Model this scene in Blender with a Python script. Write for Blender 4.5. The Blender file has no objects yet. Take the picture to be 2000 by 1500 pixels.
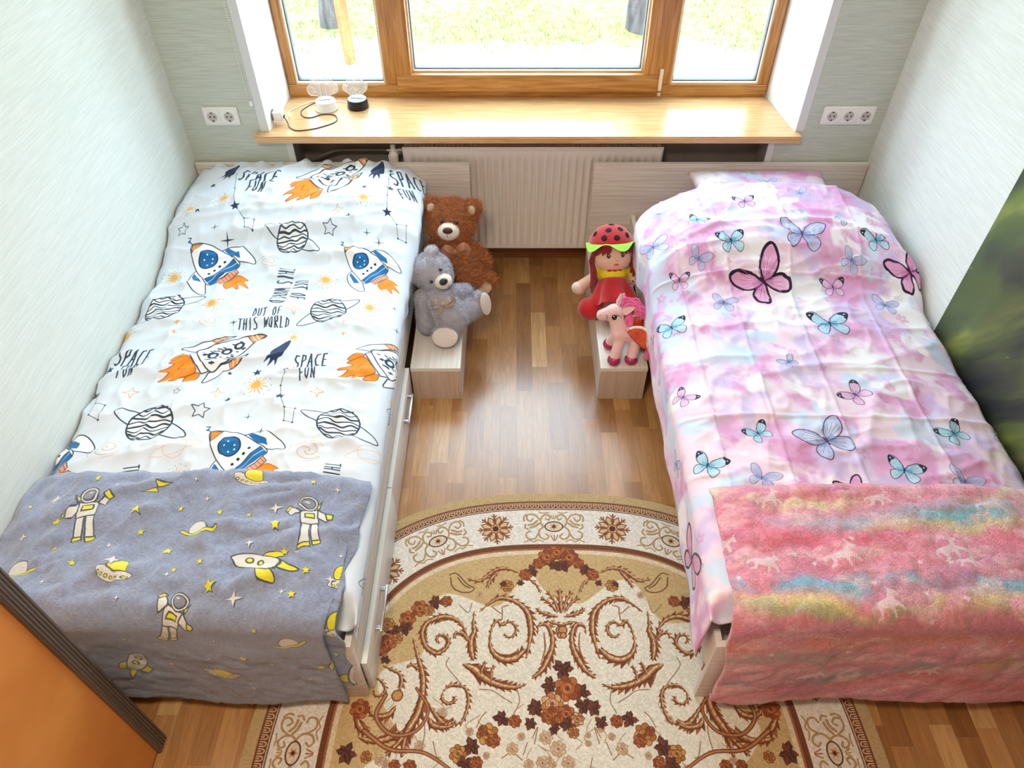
import bpy, bmesh, math, random
import numpy as np
from mathutils import Vector, Matrix, Euler
random.seed(7)
S = bpy.context.scene
COL = S.collection
PI = math.pi

# ---------------------------------------------------------------- camera
cam_d = bpy.data.cameras.new('camera')
cam = bpy.data.objects.new('camera', cam_d); COL.objects.link(cam)
S.camera = cam
cam_d.sensor_fit = 'HORIZONTAL'; cam_d.sensor_width = 36.0
cam_d.lens = 1424.0 / 2000.0 * 36.0
cam_d.shift_x = -5.0 / 2000.0
cam_d.clip_start = 0.05
cam.location = (0, 0, 2.2)
cam.rotation_euler = (math.radians(90 - 45.9), 0, 0)

# ---------------------------------------------------------------- world, sun, room lights, exposure
W = bpy.data.worlds.new('sky'); S.world = W; W.use_nodes = True
bg = W.node_tree.nodes['Background']
bg.inputs[0].default_value = (0.64, 0.86, 1.0, 1); bg.inputs[1].default_value = 7.0
sd = bpy.data.lights.new('sun', 'SUN'); sd.energy = 3.0; sd.angle = 0.02; sd.color = (1, .95, .85)
so = bpy.data.objects.new('sun', sd); COL.objects.link(so); so.rotation_euler = (math.radians(38), 0, math.radians(25)); so.location = (2, -4, 9)
pd = bpy.data.lights.new('window_daylight', 'AREA'); pd.shape = 'RECTANGLE'; pd.size = 2.1; pd.size_y = 1.55
pd.cycles.is_portal = True
po = bpy.data.objects.new('window_daylight', pd); COL.objects.link(po)
po.location = (0.06, 3.30, 1.5); po.rotation_euler = (math.radians(-90), 0, 0)
cd = bpy.data.lights.new('ceiling_lamp_light', 'AREA'); cd.shape = 'DISK'; cd.size = 0.45; cd.energy = 21; cd.color = (1, .84, .62)
co = bpy.data.objects.new('ceiling_lamp_light', cd); COL.objects.link(co)
co.location = (-.35, 0.45, 2.62)
vs = S.view_settings
vs.view_transform = 'Standard'; vs.look = 'None'; vs.gamma = 1.0; vs.use_curve_mapping = False
vs.exposure = 0.62
S.cycles.use_denoising = True
S.cycles.max_bounces = 8; S.cycles.diffuse_bounces = 5; S.cycles.transparent_max_bounces = 12

# ---------------------------------------------------------------- helpers
ROOT = {}
def link(o): COL.objects.link(o); return o
def shade(me, ang=40):
    try:
        me.shade_smooth(); me.set_sharp_from_angle(angle=math.radians(ang))
    except Exception:
        pass
def tag(o, label=None, cat=None, group=None, kind=None):
    if label: o['label'] = label
    if cat: o['category'] = cat
    if group: o['group'] = group
    if kind: o['kind'] = kind
    return o
def thing(name, label, cat, loc, group=None, kind=None):
    o = bpy.data.objects.new(name, None); link(o); o.location = loc; o.empty_display_size = .05
    ROOT[o] = Vector(loc)
    return tag(o, label, cat, group, kind)
def obj(name, src, mat, parent=None, smooth=40, origin=None):
    """src: bmesh or mesh in world coordinates -> linked object (origin at its root or its own base)"""
    if isinstance(src, bmesh.types.BMesh):
        me = bpy.data.meshes.new(name)
        bmesh.ops.recalc_face_normals(src, faces=src.faces[:]) if smooth is not None and smooth >= 0 and src.faces and not getattr(src, 'keep', False) else None
        src.to_mesh(me); src.free()
    else:
        me = src; me.name = name
    ms = mat if isinstance(mat, (list, tuple)) else [mat]
    if len(me.materials): me.materials.clear()
    for m in ms: me.materials.append(m)
    o = bpy.data.objects.new(name, me); link(o)
    n = len(me.vertices)
    co_ = np.empty(n * 3, np.float32); me.vertices.foreach_get('co', co_); co_ = co_.reshape(-1, 3)
    if parent is not None:
        off = ROOT[parent]; ROOT[o] = off; o.parent = parent
    else:
        off = Vector(origin) if origin else Vector(((co_[:, 0].min() + co_[:, 0].max()) / 2, (co_[:, 1].min() + co_[:, 1].max()) / 2, co_[:, 2].min()))
        ROOT[o] = off; o.location = off
    co_ = co_ - np.array(off, np.float32)
    me.vertices.foreach_set('co', co_.ravel()); me.update()
    if smooth: shade(me, smooth)
    return o
def B(): return bmesh.new()
def merge(bm, other, mi=0):
    me = bpy.data.meshes.new('t'); other.to_mesh(me); other.free()
    n0 = len(bm.faces); bm.from_mesh(me); bpy.data.meshes.remove(me)
    bm.faces.ensure_lookup_table()
    for f in bm.faces[n0:]: f.material_index = mi
    return bm
def box(bm, x0, x1, y0, y1, z0, z1, bev=0.0, mi=0, seg=2):
    t = B(); bmesh.ops.create_cube(t, size=1)
    for v in t.verts:
        v.co = Vector(((x0 + x1) / 2 + v.co.x * (x1 - x0), (y0 + y1) / 2 + v.co.y * (y1 - y0), (z0 + z1) / 2 + v.co.z * (z1 - z0)))
    if bev > 0: bmesh.ops.bevel(t, geom=t.edges[:], offset=bev, segments=seg, affect='EDGES', profile=.5)
    return merge(bm, t, mi)
def ell(bm, c, r, rot=(0, 0, 0), mi=0, sub=3):
    t = B(); bmesh.ops.create_icosphere(t, subdivisions=sub, radius=1)
    r = (r, r, r) if not hasattr(r, '__len__') else r
    M = Matrix.Translation(c) @ Euler(rot).to_matrix().to_4x4() @ Matrix.Diagonal((r[0], r[1], r[2], 1))
    bmesh.ops.transform(t, matrix=M, verts=t.verts)
    return merge(bm, t, mi)
def cap(bm, p0, p1, r0, r1, n=10, mi=0):
    """tapered limb as overlapping spheres (to be remeshed)"""
    p0 = Vector(p0); p1 = Vector(p1)
    for i in range(n):
        k = i / (n - 1); ell(bm, p0.lerp(p1, k), r0 + (r1 - r0) * k, sub=2, mi=mi)
    return bm
def frame_axes(d, up=(0, 0, 1)):
    d = Vector(d).normalized(); u = Vector(up)
    if abs(d.dot(u)) > .98: u = Vector((1, 0, 0))
    a = d.cross(u).normalized(); b = a.cross(d).normalized()
    return a, b
def tube(bm, pts, r, seg=8, mi=0, caps=True, closed=False):
    pts = [Vector(p) for p in pts]; rs = r if hasattr(r, '__len__') else [r] * len(pts)
    rings = []; prev = None
    for i, p in enumerate(pts):
        a = pts[max(i - 1, 0)]; b = pts[min(i + 1, len(pts) - 1)]
        if closed: a = pts[i - 1]; b = pts[(i + 1) % len(pts)]
        d = (b - a).normalized()
        if prev is None: u, w = frame_axes(d)
        else:
            u = (prev - d * prev.dot(d)).normalized(); w = u.cross(d).normalized()
        prev = u
        rings.append([bm.verts.new(p + (u * math.cos(2 * PI * k / seg) + w * math.sin(2 * PI * k / seg)) * rs[i]) for k in range(seg)])
    m = len(rings)
    for i in range(m if closed else m - 1):
        A = rings[i]; Bq = rings[(i + 1) % m]
        for k in range(seg):
            f = bm.faces.new((A[k], A[(k + 1) % seg], Bq[(k + 1) % seg], Bq[k])); f.material_index = mi
    if caps and not closed:
        for R in (rings[0], rings[-1]):
            f = bm.faces.new(R); f.material_index = mi
    return bm
def lathe(bm, prof, c, axis=(0, 0, 1), seg=32, mi=0):
    """prof: (radius, height) pairs about axis through c"""
    ax = Vector(axis).normalized(); u, w = frame_axes(ax); c = Vector(c); rings = []
    for r, h in prof:
        if r < 1e-6: rings.append([bm.verts.new(c + ax * h)])
        else: rings.append([bm.verts.new(c + ax * h + (u * math.cos(2 * PI * k / seg) + w * math.sin(2 * PI * k / seg)) * r) for k in range(seg)])
    for A, Bq in zip(rings, rings[1:]):
        for k in range(seg):
            k2 = (k + 1) % seg
            vs_ = [A[0]] if len(A) == 1 else [A[k], A[k2]]
            vs_ += [Bq[0]] if len(Bq) == 1 else [Bq[k2], Bq[k]]
            if len(vs_) > 2: f = bm.faces.new(vs_); f.material_index = mi
    return bm
def prism(bm, poly, M, depth, mi=0):
    """2D outline (x,y) extruded by depth along local z, placed by matrix M"""
    lo = [bm.verts.new(M @ Vector((x, y, 0))) for x, y in poly]
    hi = [bm.verts.new(M @ Vector((x, y, depth))) for x, y in poly]
    f1 = bm.faces.new(lo); f2 = bm.faces.new(hi[::-1]); f1.material_index = f2.material_index = mi
    n = len(poly)
    for i in range(n):
        f = bm.faces.new((lo[i], hi[i], hi[(i + 1) % n], lo[(i + 1) % n])); f.material_index = mi
    return bm
def sm(pts, n=6, closed=False):
    """Catmull-Rom through points of any dimension"""
    P = [np.array(p, float) for p in pts]; out = []; m = len(P)
    for i in range(m if closed else m - 1):
        p1, p2 = P[i], P[(i + 1) % m]
        p0 = P[i - 1] if (closed or i > 0) else 2 * p1 - p2
        p3 = P[(i + 2) % m] if (closed or i + 2 < m) else 2 * p2 - p1
        for k in range(n):
            t = k / n
            out.append(tuple(.5 * ((2 * p1) + (-p0 + p2) * t + (2 * p0 - 5 * p1 + 4 * p2 - p3) * t * t + (-p0 + 3 * p1 - 3 * p2 + p3) * t ** 3)))
    if not closed: out.append(tuple(P[-1]))
    return out

# ---- numpy noise
def _h(ix, iy, s):
    n = (ix.astype(np.int64) * 374761393 + iy.astype(np.int64) * 668265263 + s * 974634777) & 0x7fffffff
    n = ((n ^ (n >> 13)) * 1274126177) & 0x7fffffff
    return ((n ^ (n >> 16)) & 0xffff) / 65535.0
def vn(x, y, s=0):
    x = np.asarray(x, float); y = np.asarray(y, float)
    ix = np.floor(x); iy = np.floor(y); fx = x - ix; fy = y - iy
    fx = fx * fx * (3 - 2 * fx); fy = fy * fy * (3 - 2 * fy)
    a = _h(ix, iy, s); b = _h(ix + 1, iy, s); c = _h(ix, iy + 1, s); d = _h(ix + 1, iy + 1, s)
    return (a * (1 - fx) + b * fx) * (1 - fy) + (c * (1 - fx) + d * fx) * fy
def fbm(x, y, s=0, o=4):
    t = 0; a = 1; n = 0
    for i in range(o):
        t = t + a * vn(x * 2 ** i + i * 17.3, y * 2 ** i + i * 9.1, s + i * 7); n += a; a *= .5
    return t / n
def sst(a, b, x): t = np.clip((x - a) / (b - a), 0, 1); return t * t * (3 - 2 * t)

# ---- materials
def srgb(*c):
    c = c if len(c) > 1 else c[0]
    return tuple(((v / 255) / 12.92 if v / 255 <= .04045 else (((v / 255) + .055) / 1.055) ** 2.4) for v in c)
def newmat(name):
    m = bpy.data.materials.new(name); m.use_nodes = True
    return m, m.node_tree, m.node_tree.nodes['Principled BSDF']
def rgba(c): return (c[0], c[1], c[2], 1)
def mat(name, col, rough=.5, metal=0, bump=None, sheen=0, spec=.5, var=None, stretch=(1, 1, 1), coat=0, sss=0):
    """col sRGB 0-255; var=(col2, scale); bump=(scale, strength)"""
    m, t, p = newmat(name); N = t.nodes; L = t.links
    p.inputs['Base Color'].default_value = rgba(srgb(col)); p.inputs['Roughness'].default_value = rough
    p.inputs['Metallic'].default_value = metal; p.inputs['Specular IOR Level'].default_value = spec
    p.inputs['Sheen Weight'].default_value = sheen; p.inputs['Coat Weight'].default_value = coat
    if sss: p.inputs['Subsurface Weight'].default_value = sss; p.inputs['Subsurface Scale'].default_value = .01
    tc = N.new('ShaderNodeTexCoord'); mp = N.new('ShaderNodeMapping'); mp.inputs['Scale'].default_value = stretch
    L.new(tc.outputs['Object'], mp.inputs['Vector'])
    if var:
        nz = N.new('ShaderNodeTexNoise'); nz.inputs['Scale'].default_value = var[1]; nz.inputs['Detail'].default_value = 5
        L.new(mp.outputs[0], nz.inputs['Vector'])
        cr = N.new('ShaderNodeValToRGB'); cr.color_ramp.elements[0].position = .32; cr.color_ramp.elements[1].position = .68
        cr.color_ramp.elements[0].color = rgba(srgb(var[0])); cr.color_ramp.elements[1].color = rgba(srgb(col))
        L.new(nz.outputs[0], cr.inputs[0]); L.new(cr.outputs[0], p.inputs['Base Color'])
    if bump:
        n2 = N.new('ShaderNodeTexNoise'); n2.inputs['Scale'].default_value = bump[0]; n2.inputs['Detail'].default_value = 4
        L.new(mp.outputs[0], n2.inputs['Vector'])
        b = N.new('ShaderNodeBump'); b.inputs['Strength'].default_value = bump[1]; b.inputs['Distance'].default_value = .003
        L.new(n2.outputs[0], b.inputs['Height']); L.new(b.outputs[0], p.inputs['Normal'])
    return m
def imgmat(name, arr, rough=.85, bump=(300, .3), sheen=.2, scale=(1, 1, 1)):
    """pattern computed in this script (arr: rows bottom-up, sRGB 0..1), applied over the fabric's own UVs"""
    h, w = arr.shape[:2]
    im = bpy.data.images.new(name, w, h, alpha=False)
    a = np.ones((h, w, 4), np.float32); a[..., :3] = np.clip(arr, 0, 1)
    im.pixels.foreach_set(a.ravel()); im.update(); im.pack()
    m, t, p = newmat(name); N = t.nodes; L = t.links
    uv = N.new('ShaderNodeUVMap'); uv.uv_map = 'UVMap'
    ti = N.new('ShaderNodeTexImage'); ti.image = im; ti.extension = 'EXTEND'; ti.interpolation = 'Linear'
    L.new(uv.outputs[0], ti.inputs[0]); L.new(ti.outputs[0], p.inputs['Base Color'])
    p.inputs['Roughness'].default_value = rough; p.inputs['Sheen Weight'].default_value = sheen
    p.inputs['Specular IOR Level'].default_value = .25
    tc = N.new('ShaderNodeTexCoord'); n2 = N.new('ShaderNodeTexNoise'); n2.inputs['Scale'].default_value = bump[0]; n2.inputs['Detail'].default_value = 3
    L.new(tc.outputs['Object'], n2.inputs['Vector'])
    b = N.new('ShaderNodeBump'); b.inputs['Strength'].default_value = bump[1]; b.inputs['Distance'].default_value = .004
    L.new(n2.outputs[0], b.inputs['Height']); L.new(b.outputs[0], p.inputs['Normal'])
    return m
def grid_mesh(name, X, Y, Z, U, V):
    """grid of points (nv, nu) with UVs -> mesh"""
    nv, nu = X.shape
    co_ = np.stack([X, Y, Z], -1).reshape(-1, 3).astype(np.float32)
    i = np.arange(nv * nu).reshape(nv, nu)
    q = np.stack([i[:-1, :-1], i[:-1, 1:], i[1:, 1:], i[1:, :-1]], -1).reshape(-1, 4)
    me = bpy.data.meshes.new(name)
    me.vertices.add(len(co_)); me.vertices.foreach_set('co', co_.ravel())
    me.loops.add(q.size); me.loops.foreach_set('vertex_index', q.ravel().astype(np.int32))
    me.polygons.add(len(q)); me.polygons.foreach_set('loop_start', np.arange(0, q.size, 4, dtype=np.int32))
    me.polygons.foreach_set('loop_total', np.full(len(q), 4, np.int32))
    me.update(calc_edges=True); me.validate()
    uvl = me.uv_layers.new(name='UVMap')
    uv = np.stack([U, V], -1).reshape(-1, 2)[q.ravel()].astype(np.float32)
    uvl.data.foreach_set('uv', uv.ravel())
    return me
def solid(o, th, off=-1):
    md = o.modifiers.new('thickness', 'SOLIDIFY'); md.thickness = th; md.offset = off; md.use_even_offset = False
    return o
def remeshed(bm, vox=.004, smooth=4):
    """weld overlapping volumes into one continuous skin"""
    me = bpy.data.meshes.new('t'); bm.to_mesh(me); bm.free()
    o = bpy.data.objects.new('t', me); link(o)
    r = o.modifiers.new('r', 'REMESH'); r.mode = 'VOXEL'; r.voxel_size = vox
    s = o.modifiers.new('s', 'SMOOTH'); s.iterations = smooth; s.factor = .5
    dg = bpy.context.evaluated_depsgraph_get(); dg.update()
    out = bpy.data.meshes.new_from_object(o.evaluated_get(dg))
    bpy.data.objects.remove(o); bpy.data.meshes.remove(me)
    return out
def fur(me, n, length, width, curl=.5, down=.3, seed=1, keep=None):
    """add n short tufts to a mesh (returns a new mesh)"""
    rng = np.random.default_rng(seed)
    nv = len(me.vertices); co_ = np.empty(nv * 3); me.vertices.foreach_get('co', co_); co_ = co_.reshape(-1, 3)
    me.calc_loop_triangles(); nt = len(me.loop_triangles)
    tr = np.empty(nt * 3, np.int32); me.loop_triangles.foreach_get('vertices', tr); tr = tr.reshape(-1, 3)
    a, b, c = co_[tr[:, 0]], co_[tr[:, 1]], co_[tr[:, 2]]
    nr = np.cross(b - a, c - a); ar = np.linalg.norm(nr, axis=1); nr /= np.maximum(ar, 1e-12)[:, None]
    k = rng.choice(nt, n, p=ar / ar.sum()); r1 = np.sqrt(rng.random(n)); r2 = rng.random(n)
    P = a[k] * (1 - r1)[:, None] + b[k] * (r1 * (1 - r2))[:, None] + c[k] * (r1 * r2)[:, None]; Nn = nr[k]
    if keep is not None:
        ok = keep(P); P = P[ok]; Nn = Nn[ok]; n = len(P)
    rv = rng.normal(size=(n, 3)); rv /= np.linalg.norm(rv, axis=1)[:, None]
    side = np.cross(Nn, rv); side /= np.maximum(np.linalg.norm(side, axis=1), 1e-6)[:, None]
    L = length * (.6 + .8 * rng.random(n))[:, None]
    g = np.array([0, 0, -down])
    d1 = Nn + rv * .35 + g * .4; d2 = Nn * .5 + rv * curl + g + side * curl
    p0 = P - Nn * width * .5; p1 = P + d1 * L * .5; p2 = p1 + d2 * L * .5
    w = side * width * .5
    V = np.stack([p0 - w, p0 + w, p1 + w * .8, p1 - w * .8, p2], 1).reshape(-1, 3)
    base = nv + np.arange(n) * 5
    quads = np.stack([base, base + 1, base + 2, base + 3], 1); tris = np.stack([base + 3, base + 2, base + 4], 1)
    fl = [tuple(p.vertices) for p in me.polygons] + quads.tolist() + tris.tolist()
    m2 = bpy.data.meshes.new(me.name); m2.from_pydata(np.vstack([co_, V]).tolist(), [], fl); m2.update()
    bpy.data.meshes.remove(me)
    return m2
# ---------------------------------------------------------------- shared materials
def wallpaper(name, c1, c2):
    m, t, p = newmat(name); N = t.nodes; L = t.links
    tc = N.new('ShaderNodeTexCoord'); mp = N.new('ShaderNodeMapping'); mp.inputs['Scale'].default_value = (6, 6, 260)
    L.new(tc.outputs['Object'], mp.inputs[0])
    n = N.new('ShaderNodeTexNoise'); n.inputs['Scale'].default_value = 1.6; n.inputs['Detail'].default_value = 6; L.new(mp.outputs[0], n.inputs['Vector'])
    cr = N.new('ShaderNodeValToRGB'); cr.color_ramp.elements[0].position = .36; cr.color_ramp.elements[1].position = .64
    cr.color_ramp.elements[0].color = rgba(srgb(c1)); cr.color_ramp.elements[1].color = rgba(srgb(c2))
    L.new(n.outputs[0], cr.inputs[0]); L.new(cr.outputs[0], p.inputs['Base Color'])
    n2 = N.new('ShaderNodeTexNoise'); n2.inputs['Scale'].default_value = 240; L.new(tc.outputs['Object'], n2.inputs['Vector'])
    ad = N.new('ShaderNodeMath'); ad.operation = 'ADD'; L.new(n.outputs[0], ad.inputs[0]); L.new(n2.outputs[0], ad.inputs[1])
    b = N.new('ShaderNodeBump'); b.inputs['Strength'].default_value = .35; b.inputs['Distance'].default_value = .003
    L.new(ad.outputs[0], b.inputs['Height']); L.new(b.outputs[0], p.inputs['Normal'])
    p.inputs['Roughness'].default_value = .62; p.inputs['Specular IOR Level'].default_value = .35
    return m
def grain(name, c1, c2, scale, sc=1.0, rough=.4, bump=.1, lo=.35, hi=.65, coat=0, spec=.5, dist=0.6):
    m, t, p = newmat(name); N = t.nodes; L = t.links
    tc = N.new('ShaderNodeTexCoord'); mp = N.new('ShaderNodeMapping'); mp.inputs['Scale'].default_value = scale
    L.new(tc.outputs['Object'], mp.inputs[0])
    n = N.new('ShaderNodeTexNoise'); n.inputs['Scale'].default_value = sc; n.inputs['Detail'].default_value = 7; n.inputs['Distortion'].default_value = dist
    L.new(mp.outputs[0], n.inputs['Vector'])
    cr = N.new('ShaderNodeValToRGB'); cr.color_ramp.elements[0].position = lo; cr.color_ramp.elements[1].position = hi
    cr.color_ramp.elements[0].color = rgba(srgb(c1)); cr.color_ramp.elements[1].color = rgba(srgb(c2))
    L.new(n.outputs[0], cr.inputs[0]); L.new(cr.outputs[0], p.inputs['Base Color'])
    b = N.new('ShaderNodeBump'); b.inputs['Strength'].default_value = bump; b.inputs['Distance'].default_value = .002
    L.new(n.outputs[0], b.inputs['Height']); L.new(b.outputs[0], p.inputs['Normal'])
    p.inputs['Roughness'].default_value = rough; p.inputs['Coat Weight'].default_value = coat; p.inputs['Specular IOR Level'].default_value = spec
    return m
def parquet():
    m, t, p = newmat('oak_parquet'); N = t.nodes; L = t.links
    def M(op, a, b=None):
        n = N.new('ShaderNodeMath'); n.operation = op
        for i, q in enumerate((a, b)):
            if q is None: continue
            if isinstance(q, (int, float)): n.inputs[i].default_value = q
            else: L.new(q, n.inputs[i])
        return n.outputs[0]
    tc = N.new('ShaderNodeTexCoord'); sp = N.new('ShaderNodeSeparateXYZ'); L.new(tc.outputs['Object'], sp.inputs[0])
    X, Y = sp.outputs[0], sp.outputs[1]
    xs = M('MULTIPLY', X, 1 / .066); si = M('FLOOR', xs); fx = M('SUBTRACT', xs, si)
    wn = N.new('ShaderNodeTexWhiteNoise'); wn.noise_dimensions = '1D'; L.new(si, wn.inputs['W'])
    ys = M('MULTIPLY', M('ADD', Y, M('MULTIPLY', wn.outputs[0], 3.1)), 1 / .36); pi_ = M('FLOOR', ys); fy = M('SUBTRACT', ys, pi_)
    cb = N.new('ShaderNodeCombineXYZ'); L.new(si, cb.inputs[0]); L.new(pi_, cb.inputs[1])
    w2 = N.new('ShaderNodeTexWhiteNoise'); w2.noise_dimensions = '2D'; L.new(cb.outputs[0], w2.inputs['Vector'])
    cr = N.new('ShaderNodeValToRGB'); e = cr.color_ramp.elements
    e[0].position = 0; e[0].color = rgba(srgb(148, 100, 56)); e[1].position = 1; e[1].color = rgba(srgb(208, 166, 114))
    for q, c in ((.35, (172, 122, 72)), (.75, (184, 134, 84)), (.93, (194, 146, 94))):
        x = e.new(q); x.color = rgba(srgb(c))
    L.new(w2.outputs['Value'], cr.inputs[0])
    # grain along the boards, shifted per board
    cb2 = N.new('ShaderNodeCombineXYZ'); L.new(M('MULTIPLY', X, 62), cb2.inputs[0]); L.new(M('MULTIPLY', Y, 6), cb2.inputs[1]); L.new(M('MULTIPLY', w2.outputs['Value'], 40), cb2.inputs[2])
    n = N.new('ShaderNodeTexNoise'); n.inputs['Scale'].default_value = 1; n.inputs['Detail'].default_value = 6; n.inputs['Distortion'].default_value = 1.4; L.new(cb2.outputs[0], n.inputs['Vector'])
    mr = N.new('ShaderNodeMapRange'); mr.inputs[1].default_value = .3; mr.inputs[2].default_value = .7; mr.inputs[3].default_value = .78; mr.inputs[4].default_value = 1.14; L.new(n.outputs[0], mr.inputs[0])
    # joints
    ex = M('MINIMUM', fx, M('SUBTRACT', 1, fx)); ey = M('MINIMUM', fy, M('SUBTRACT', 1, fy))
    j = M('MINIMUM', M('MULTIPLY', ex, .066), M('MULTIPLY', ey, .36))
    jm = N.new('ShaderNodeMapRange'); jm.inputs[1].default_value = 0; jm.inputs[2].default_value = .0016; jm.inputs[3].default_value = .72; jm.inputs[4].default_value = 1; L.new(j, jm.inputs[0])
    f = M('MULTIPLY', mr.outputs[0], jm.outputs[0])
    vm = N.new('ShaderNodeVectorMath'); vm.operation = 'SCALE'; L.new(cr.outputs[0], vm.inputs[0]); L.new(f, vm.inputs['Scale'])
    L.new(vm.outputs[0], p.inputs['Base Color'])
    b = N.new('ShaderNodeBump'); b.inputs['Strength'].default_value = .25; b.inputs['Distance'].default_value = .0015
    L.new(f, b.inputs['Height']); L.new(b.outputs[0], p.inputs['Normal'])
    p.inputs['Roughness'].default_value = .30; p.inputs['Specular IOR Level'].default_value = .6; p.inputs['Coat Weight'].default_value = .6; p.inputs['Coat Roughness'].default_value = .20
    return m
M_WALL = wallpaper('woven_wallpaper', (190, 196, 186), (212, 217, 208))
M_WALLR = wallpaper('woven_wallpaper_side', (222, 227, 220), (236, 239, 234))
M_WHITE = mat('white_plaster', (240, 240, 240), .6, bump=(60, .1))
M_TRIMW = mat('white_corner_bead', (222, 223, 226), .45, bump=(80, .1))
M_CEIL = mat('white_ceiling_paint', (236, 234, 228), .8, bump=(60, .1))
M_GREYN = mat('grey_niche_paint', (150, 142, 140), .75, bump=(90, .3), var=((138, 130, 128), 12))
M_LAM = grain('bleached_ash_laminate', (212, 196, 188), (234, 222, 216), (3, 3, 110), rough=.38, bump=.12)
M_LAMY = grain('bleached_ash_laminate_lengthwise', (212, 200, 190), (232, 224, 216), (90, 3, 90), rough=.36, bump=.12)
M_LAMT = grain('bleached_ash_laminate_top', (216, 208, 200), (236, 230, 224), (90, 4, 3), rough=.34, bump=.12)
M_EDGE = mat('white_edge_band', (240, 236, 230), .35, bump=(60, .05))
M_WIN = grain('golden_oak_frame', (166, 108, 48), (208, 152, 84), (5, 40, 90), rough=.32, bump=.2, coat=.2)
M_WINV = grain('golden_oak_frame_upright', (162, 104, 48), (204, 146, 80), (110, 60, 5), rough=.32, bump=.2, coat=.2)
M_SILL = grain('light_oak_sill', (206, 158, 104), (226, 184, 132), (5, 95, 60), rough=.26, bump=.08, coat=.3)
M_SEAL = mat('grey_glazing_seal', (90, 92, 98), .5, bump=(40, .1))
M_BEAD = mat('pale_glazing_strip', (232, 214, 190), .4, bump=(40, .05))
M_FLOOR = parquet()
M_RAD = mat('warm_white_radiator_enamel', (240, 232, 230), .35, bump=(30, .04))
M_PLAST = mat('white_plastic', (244, 243, 242), .3, bump=(50, .03))
M_PLASTG = mat('grey_plastic', (120, 118, 116), .4, bump=(50, .03))
M_DARK = mat('dark_rubber', (38, 36, 38), .55, bump=(80, .1))
M_METAL = mat('brushed_metal', (206, 206, 210), .3, metal=1, bump=(120, .1), stretch=(1, .05, 1))
M_BRASS = mat('aged_pipe_paint', (120, 108, 96), .45, bump=(60, .15))
M_ORANGE = grain('alder_laminate_door', (216, 132, 58), (232, 150, 74), (30, 4, 6), sc=.8, rough=.42, bump=.05)
M_BROWNP = grain('bronze_profile', (92, 80, 74), (112, 98, 90), (60, 60, 3), rough=.38, bump=.05)
M_BASEB = grain('brown_skirting', (120, 72, 40), (146, 92, 54), (5, 60, 60), rough=.4)

# ---------------------------------------------------------------- room
XL, XR, YW, ZC = -1.385, 1.535, 2.90, 2.72      # side walls, window wall, ceiling
YR = -2.3
def struct(name, bm, m, sm_=None, parent=None):
    o = obj(name, bm, m, parent, smooth=sm_); o['kind'] = 'structure'; return o
struct('floor', box(B(), XL - .12, XR + .12, YR - .12, 3.30, -.08, 0), M_FLOOR)
struct('ceiling', box(B(), XL - .12, XR + .12, YR - .12, 3.30, ZC, ZC + .1), M_CEIL)
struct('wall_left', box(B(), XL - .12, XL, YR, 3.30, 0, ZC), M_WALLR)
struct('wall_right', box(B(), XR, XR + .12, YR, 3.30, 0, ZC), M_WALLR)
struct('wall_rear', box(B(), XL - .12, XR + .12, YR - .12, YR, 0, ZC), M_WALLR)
# window wall with flared reveal and radiator niche
WX0, WX1, WZ0, WZ1, YG = -1.012, 1.130, .735, 2.30, 3.225
RX0, RX1 = -1.031, 1.180
NX0, NX1, NY = -.948, 1.085, 3.035
bm = B()
def quad(bm, pts, mi=0):
    f = bm.faces.new([bm.verts.new(p) for p in pts]); f.material_index = mi; return f
quad(bm, [(XL, YW, 0), (NX0, YW, 0), (NX0, YW, .70), (XL, YW, .70)])
quad(bm, [(NX1, YW, 0), (XR, YW, 0), (XR, YW, .70), (NX1, YW, .70)])
quad(bm, [(XL, YW, .70), (RX0, YW, .70), (RX0, YW, WZ1 + .03), (XL, YW, WZ1 + .03)])
quad(bm, [(RX1, YW, .70), (XR, YW, .70), (XR, YW, WZ1 + .03), (RX1, YW, WZ1 + .03)])
quad(bm, [(XL, YW, WZ1 + .03), (XR, YW, WZ1 + .03), (XR, YW, ZC), (XL, YW, ZC)])
quad(bm, [(RX0, YW, .70), (WX0, YG + .05, .70), (WX0, YG + .05, WZ1), (RX0, YW, WZ1 + .03)], 1)
quad(bm, [(WX1, YG + .05, .70), (RX1, YW, .70), (RX1, YW, WZ1 + .03), (WX1, YG + .05, WZ1)], 1)
quad(bm, [(RX0, YW, WZ1 + .03), (WX0, YG + .05, WZ1), (WX1, YG + .05, WZ1), (RX1, YW, WZ1 + .03)], 1)
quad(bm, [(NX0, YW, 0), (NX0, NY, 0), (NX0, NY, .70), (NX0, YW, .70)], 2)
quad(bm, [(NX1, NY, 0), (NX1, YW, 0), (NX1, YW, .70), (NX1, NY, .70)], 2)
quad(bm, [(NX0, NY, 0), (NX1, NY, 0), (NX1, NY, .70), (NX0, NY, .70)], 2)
quad(bm, [(NX0, NY, .70), (NX1, NY, .70), (NX1, YG + .05, .70), (NX0, YG + .05, .70)], 1)
wo = obj('wall_window', bm, [M_WALL, M_WHITE, M_GREYN], smooth=None); wo['kind'] = 'structure'
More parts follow.
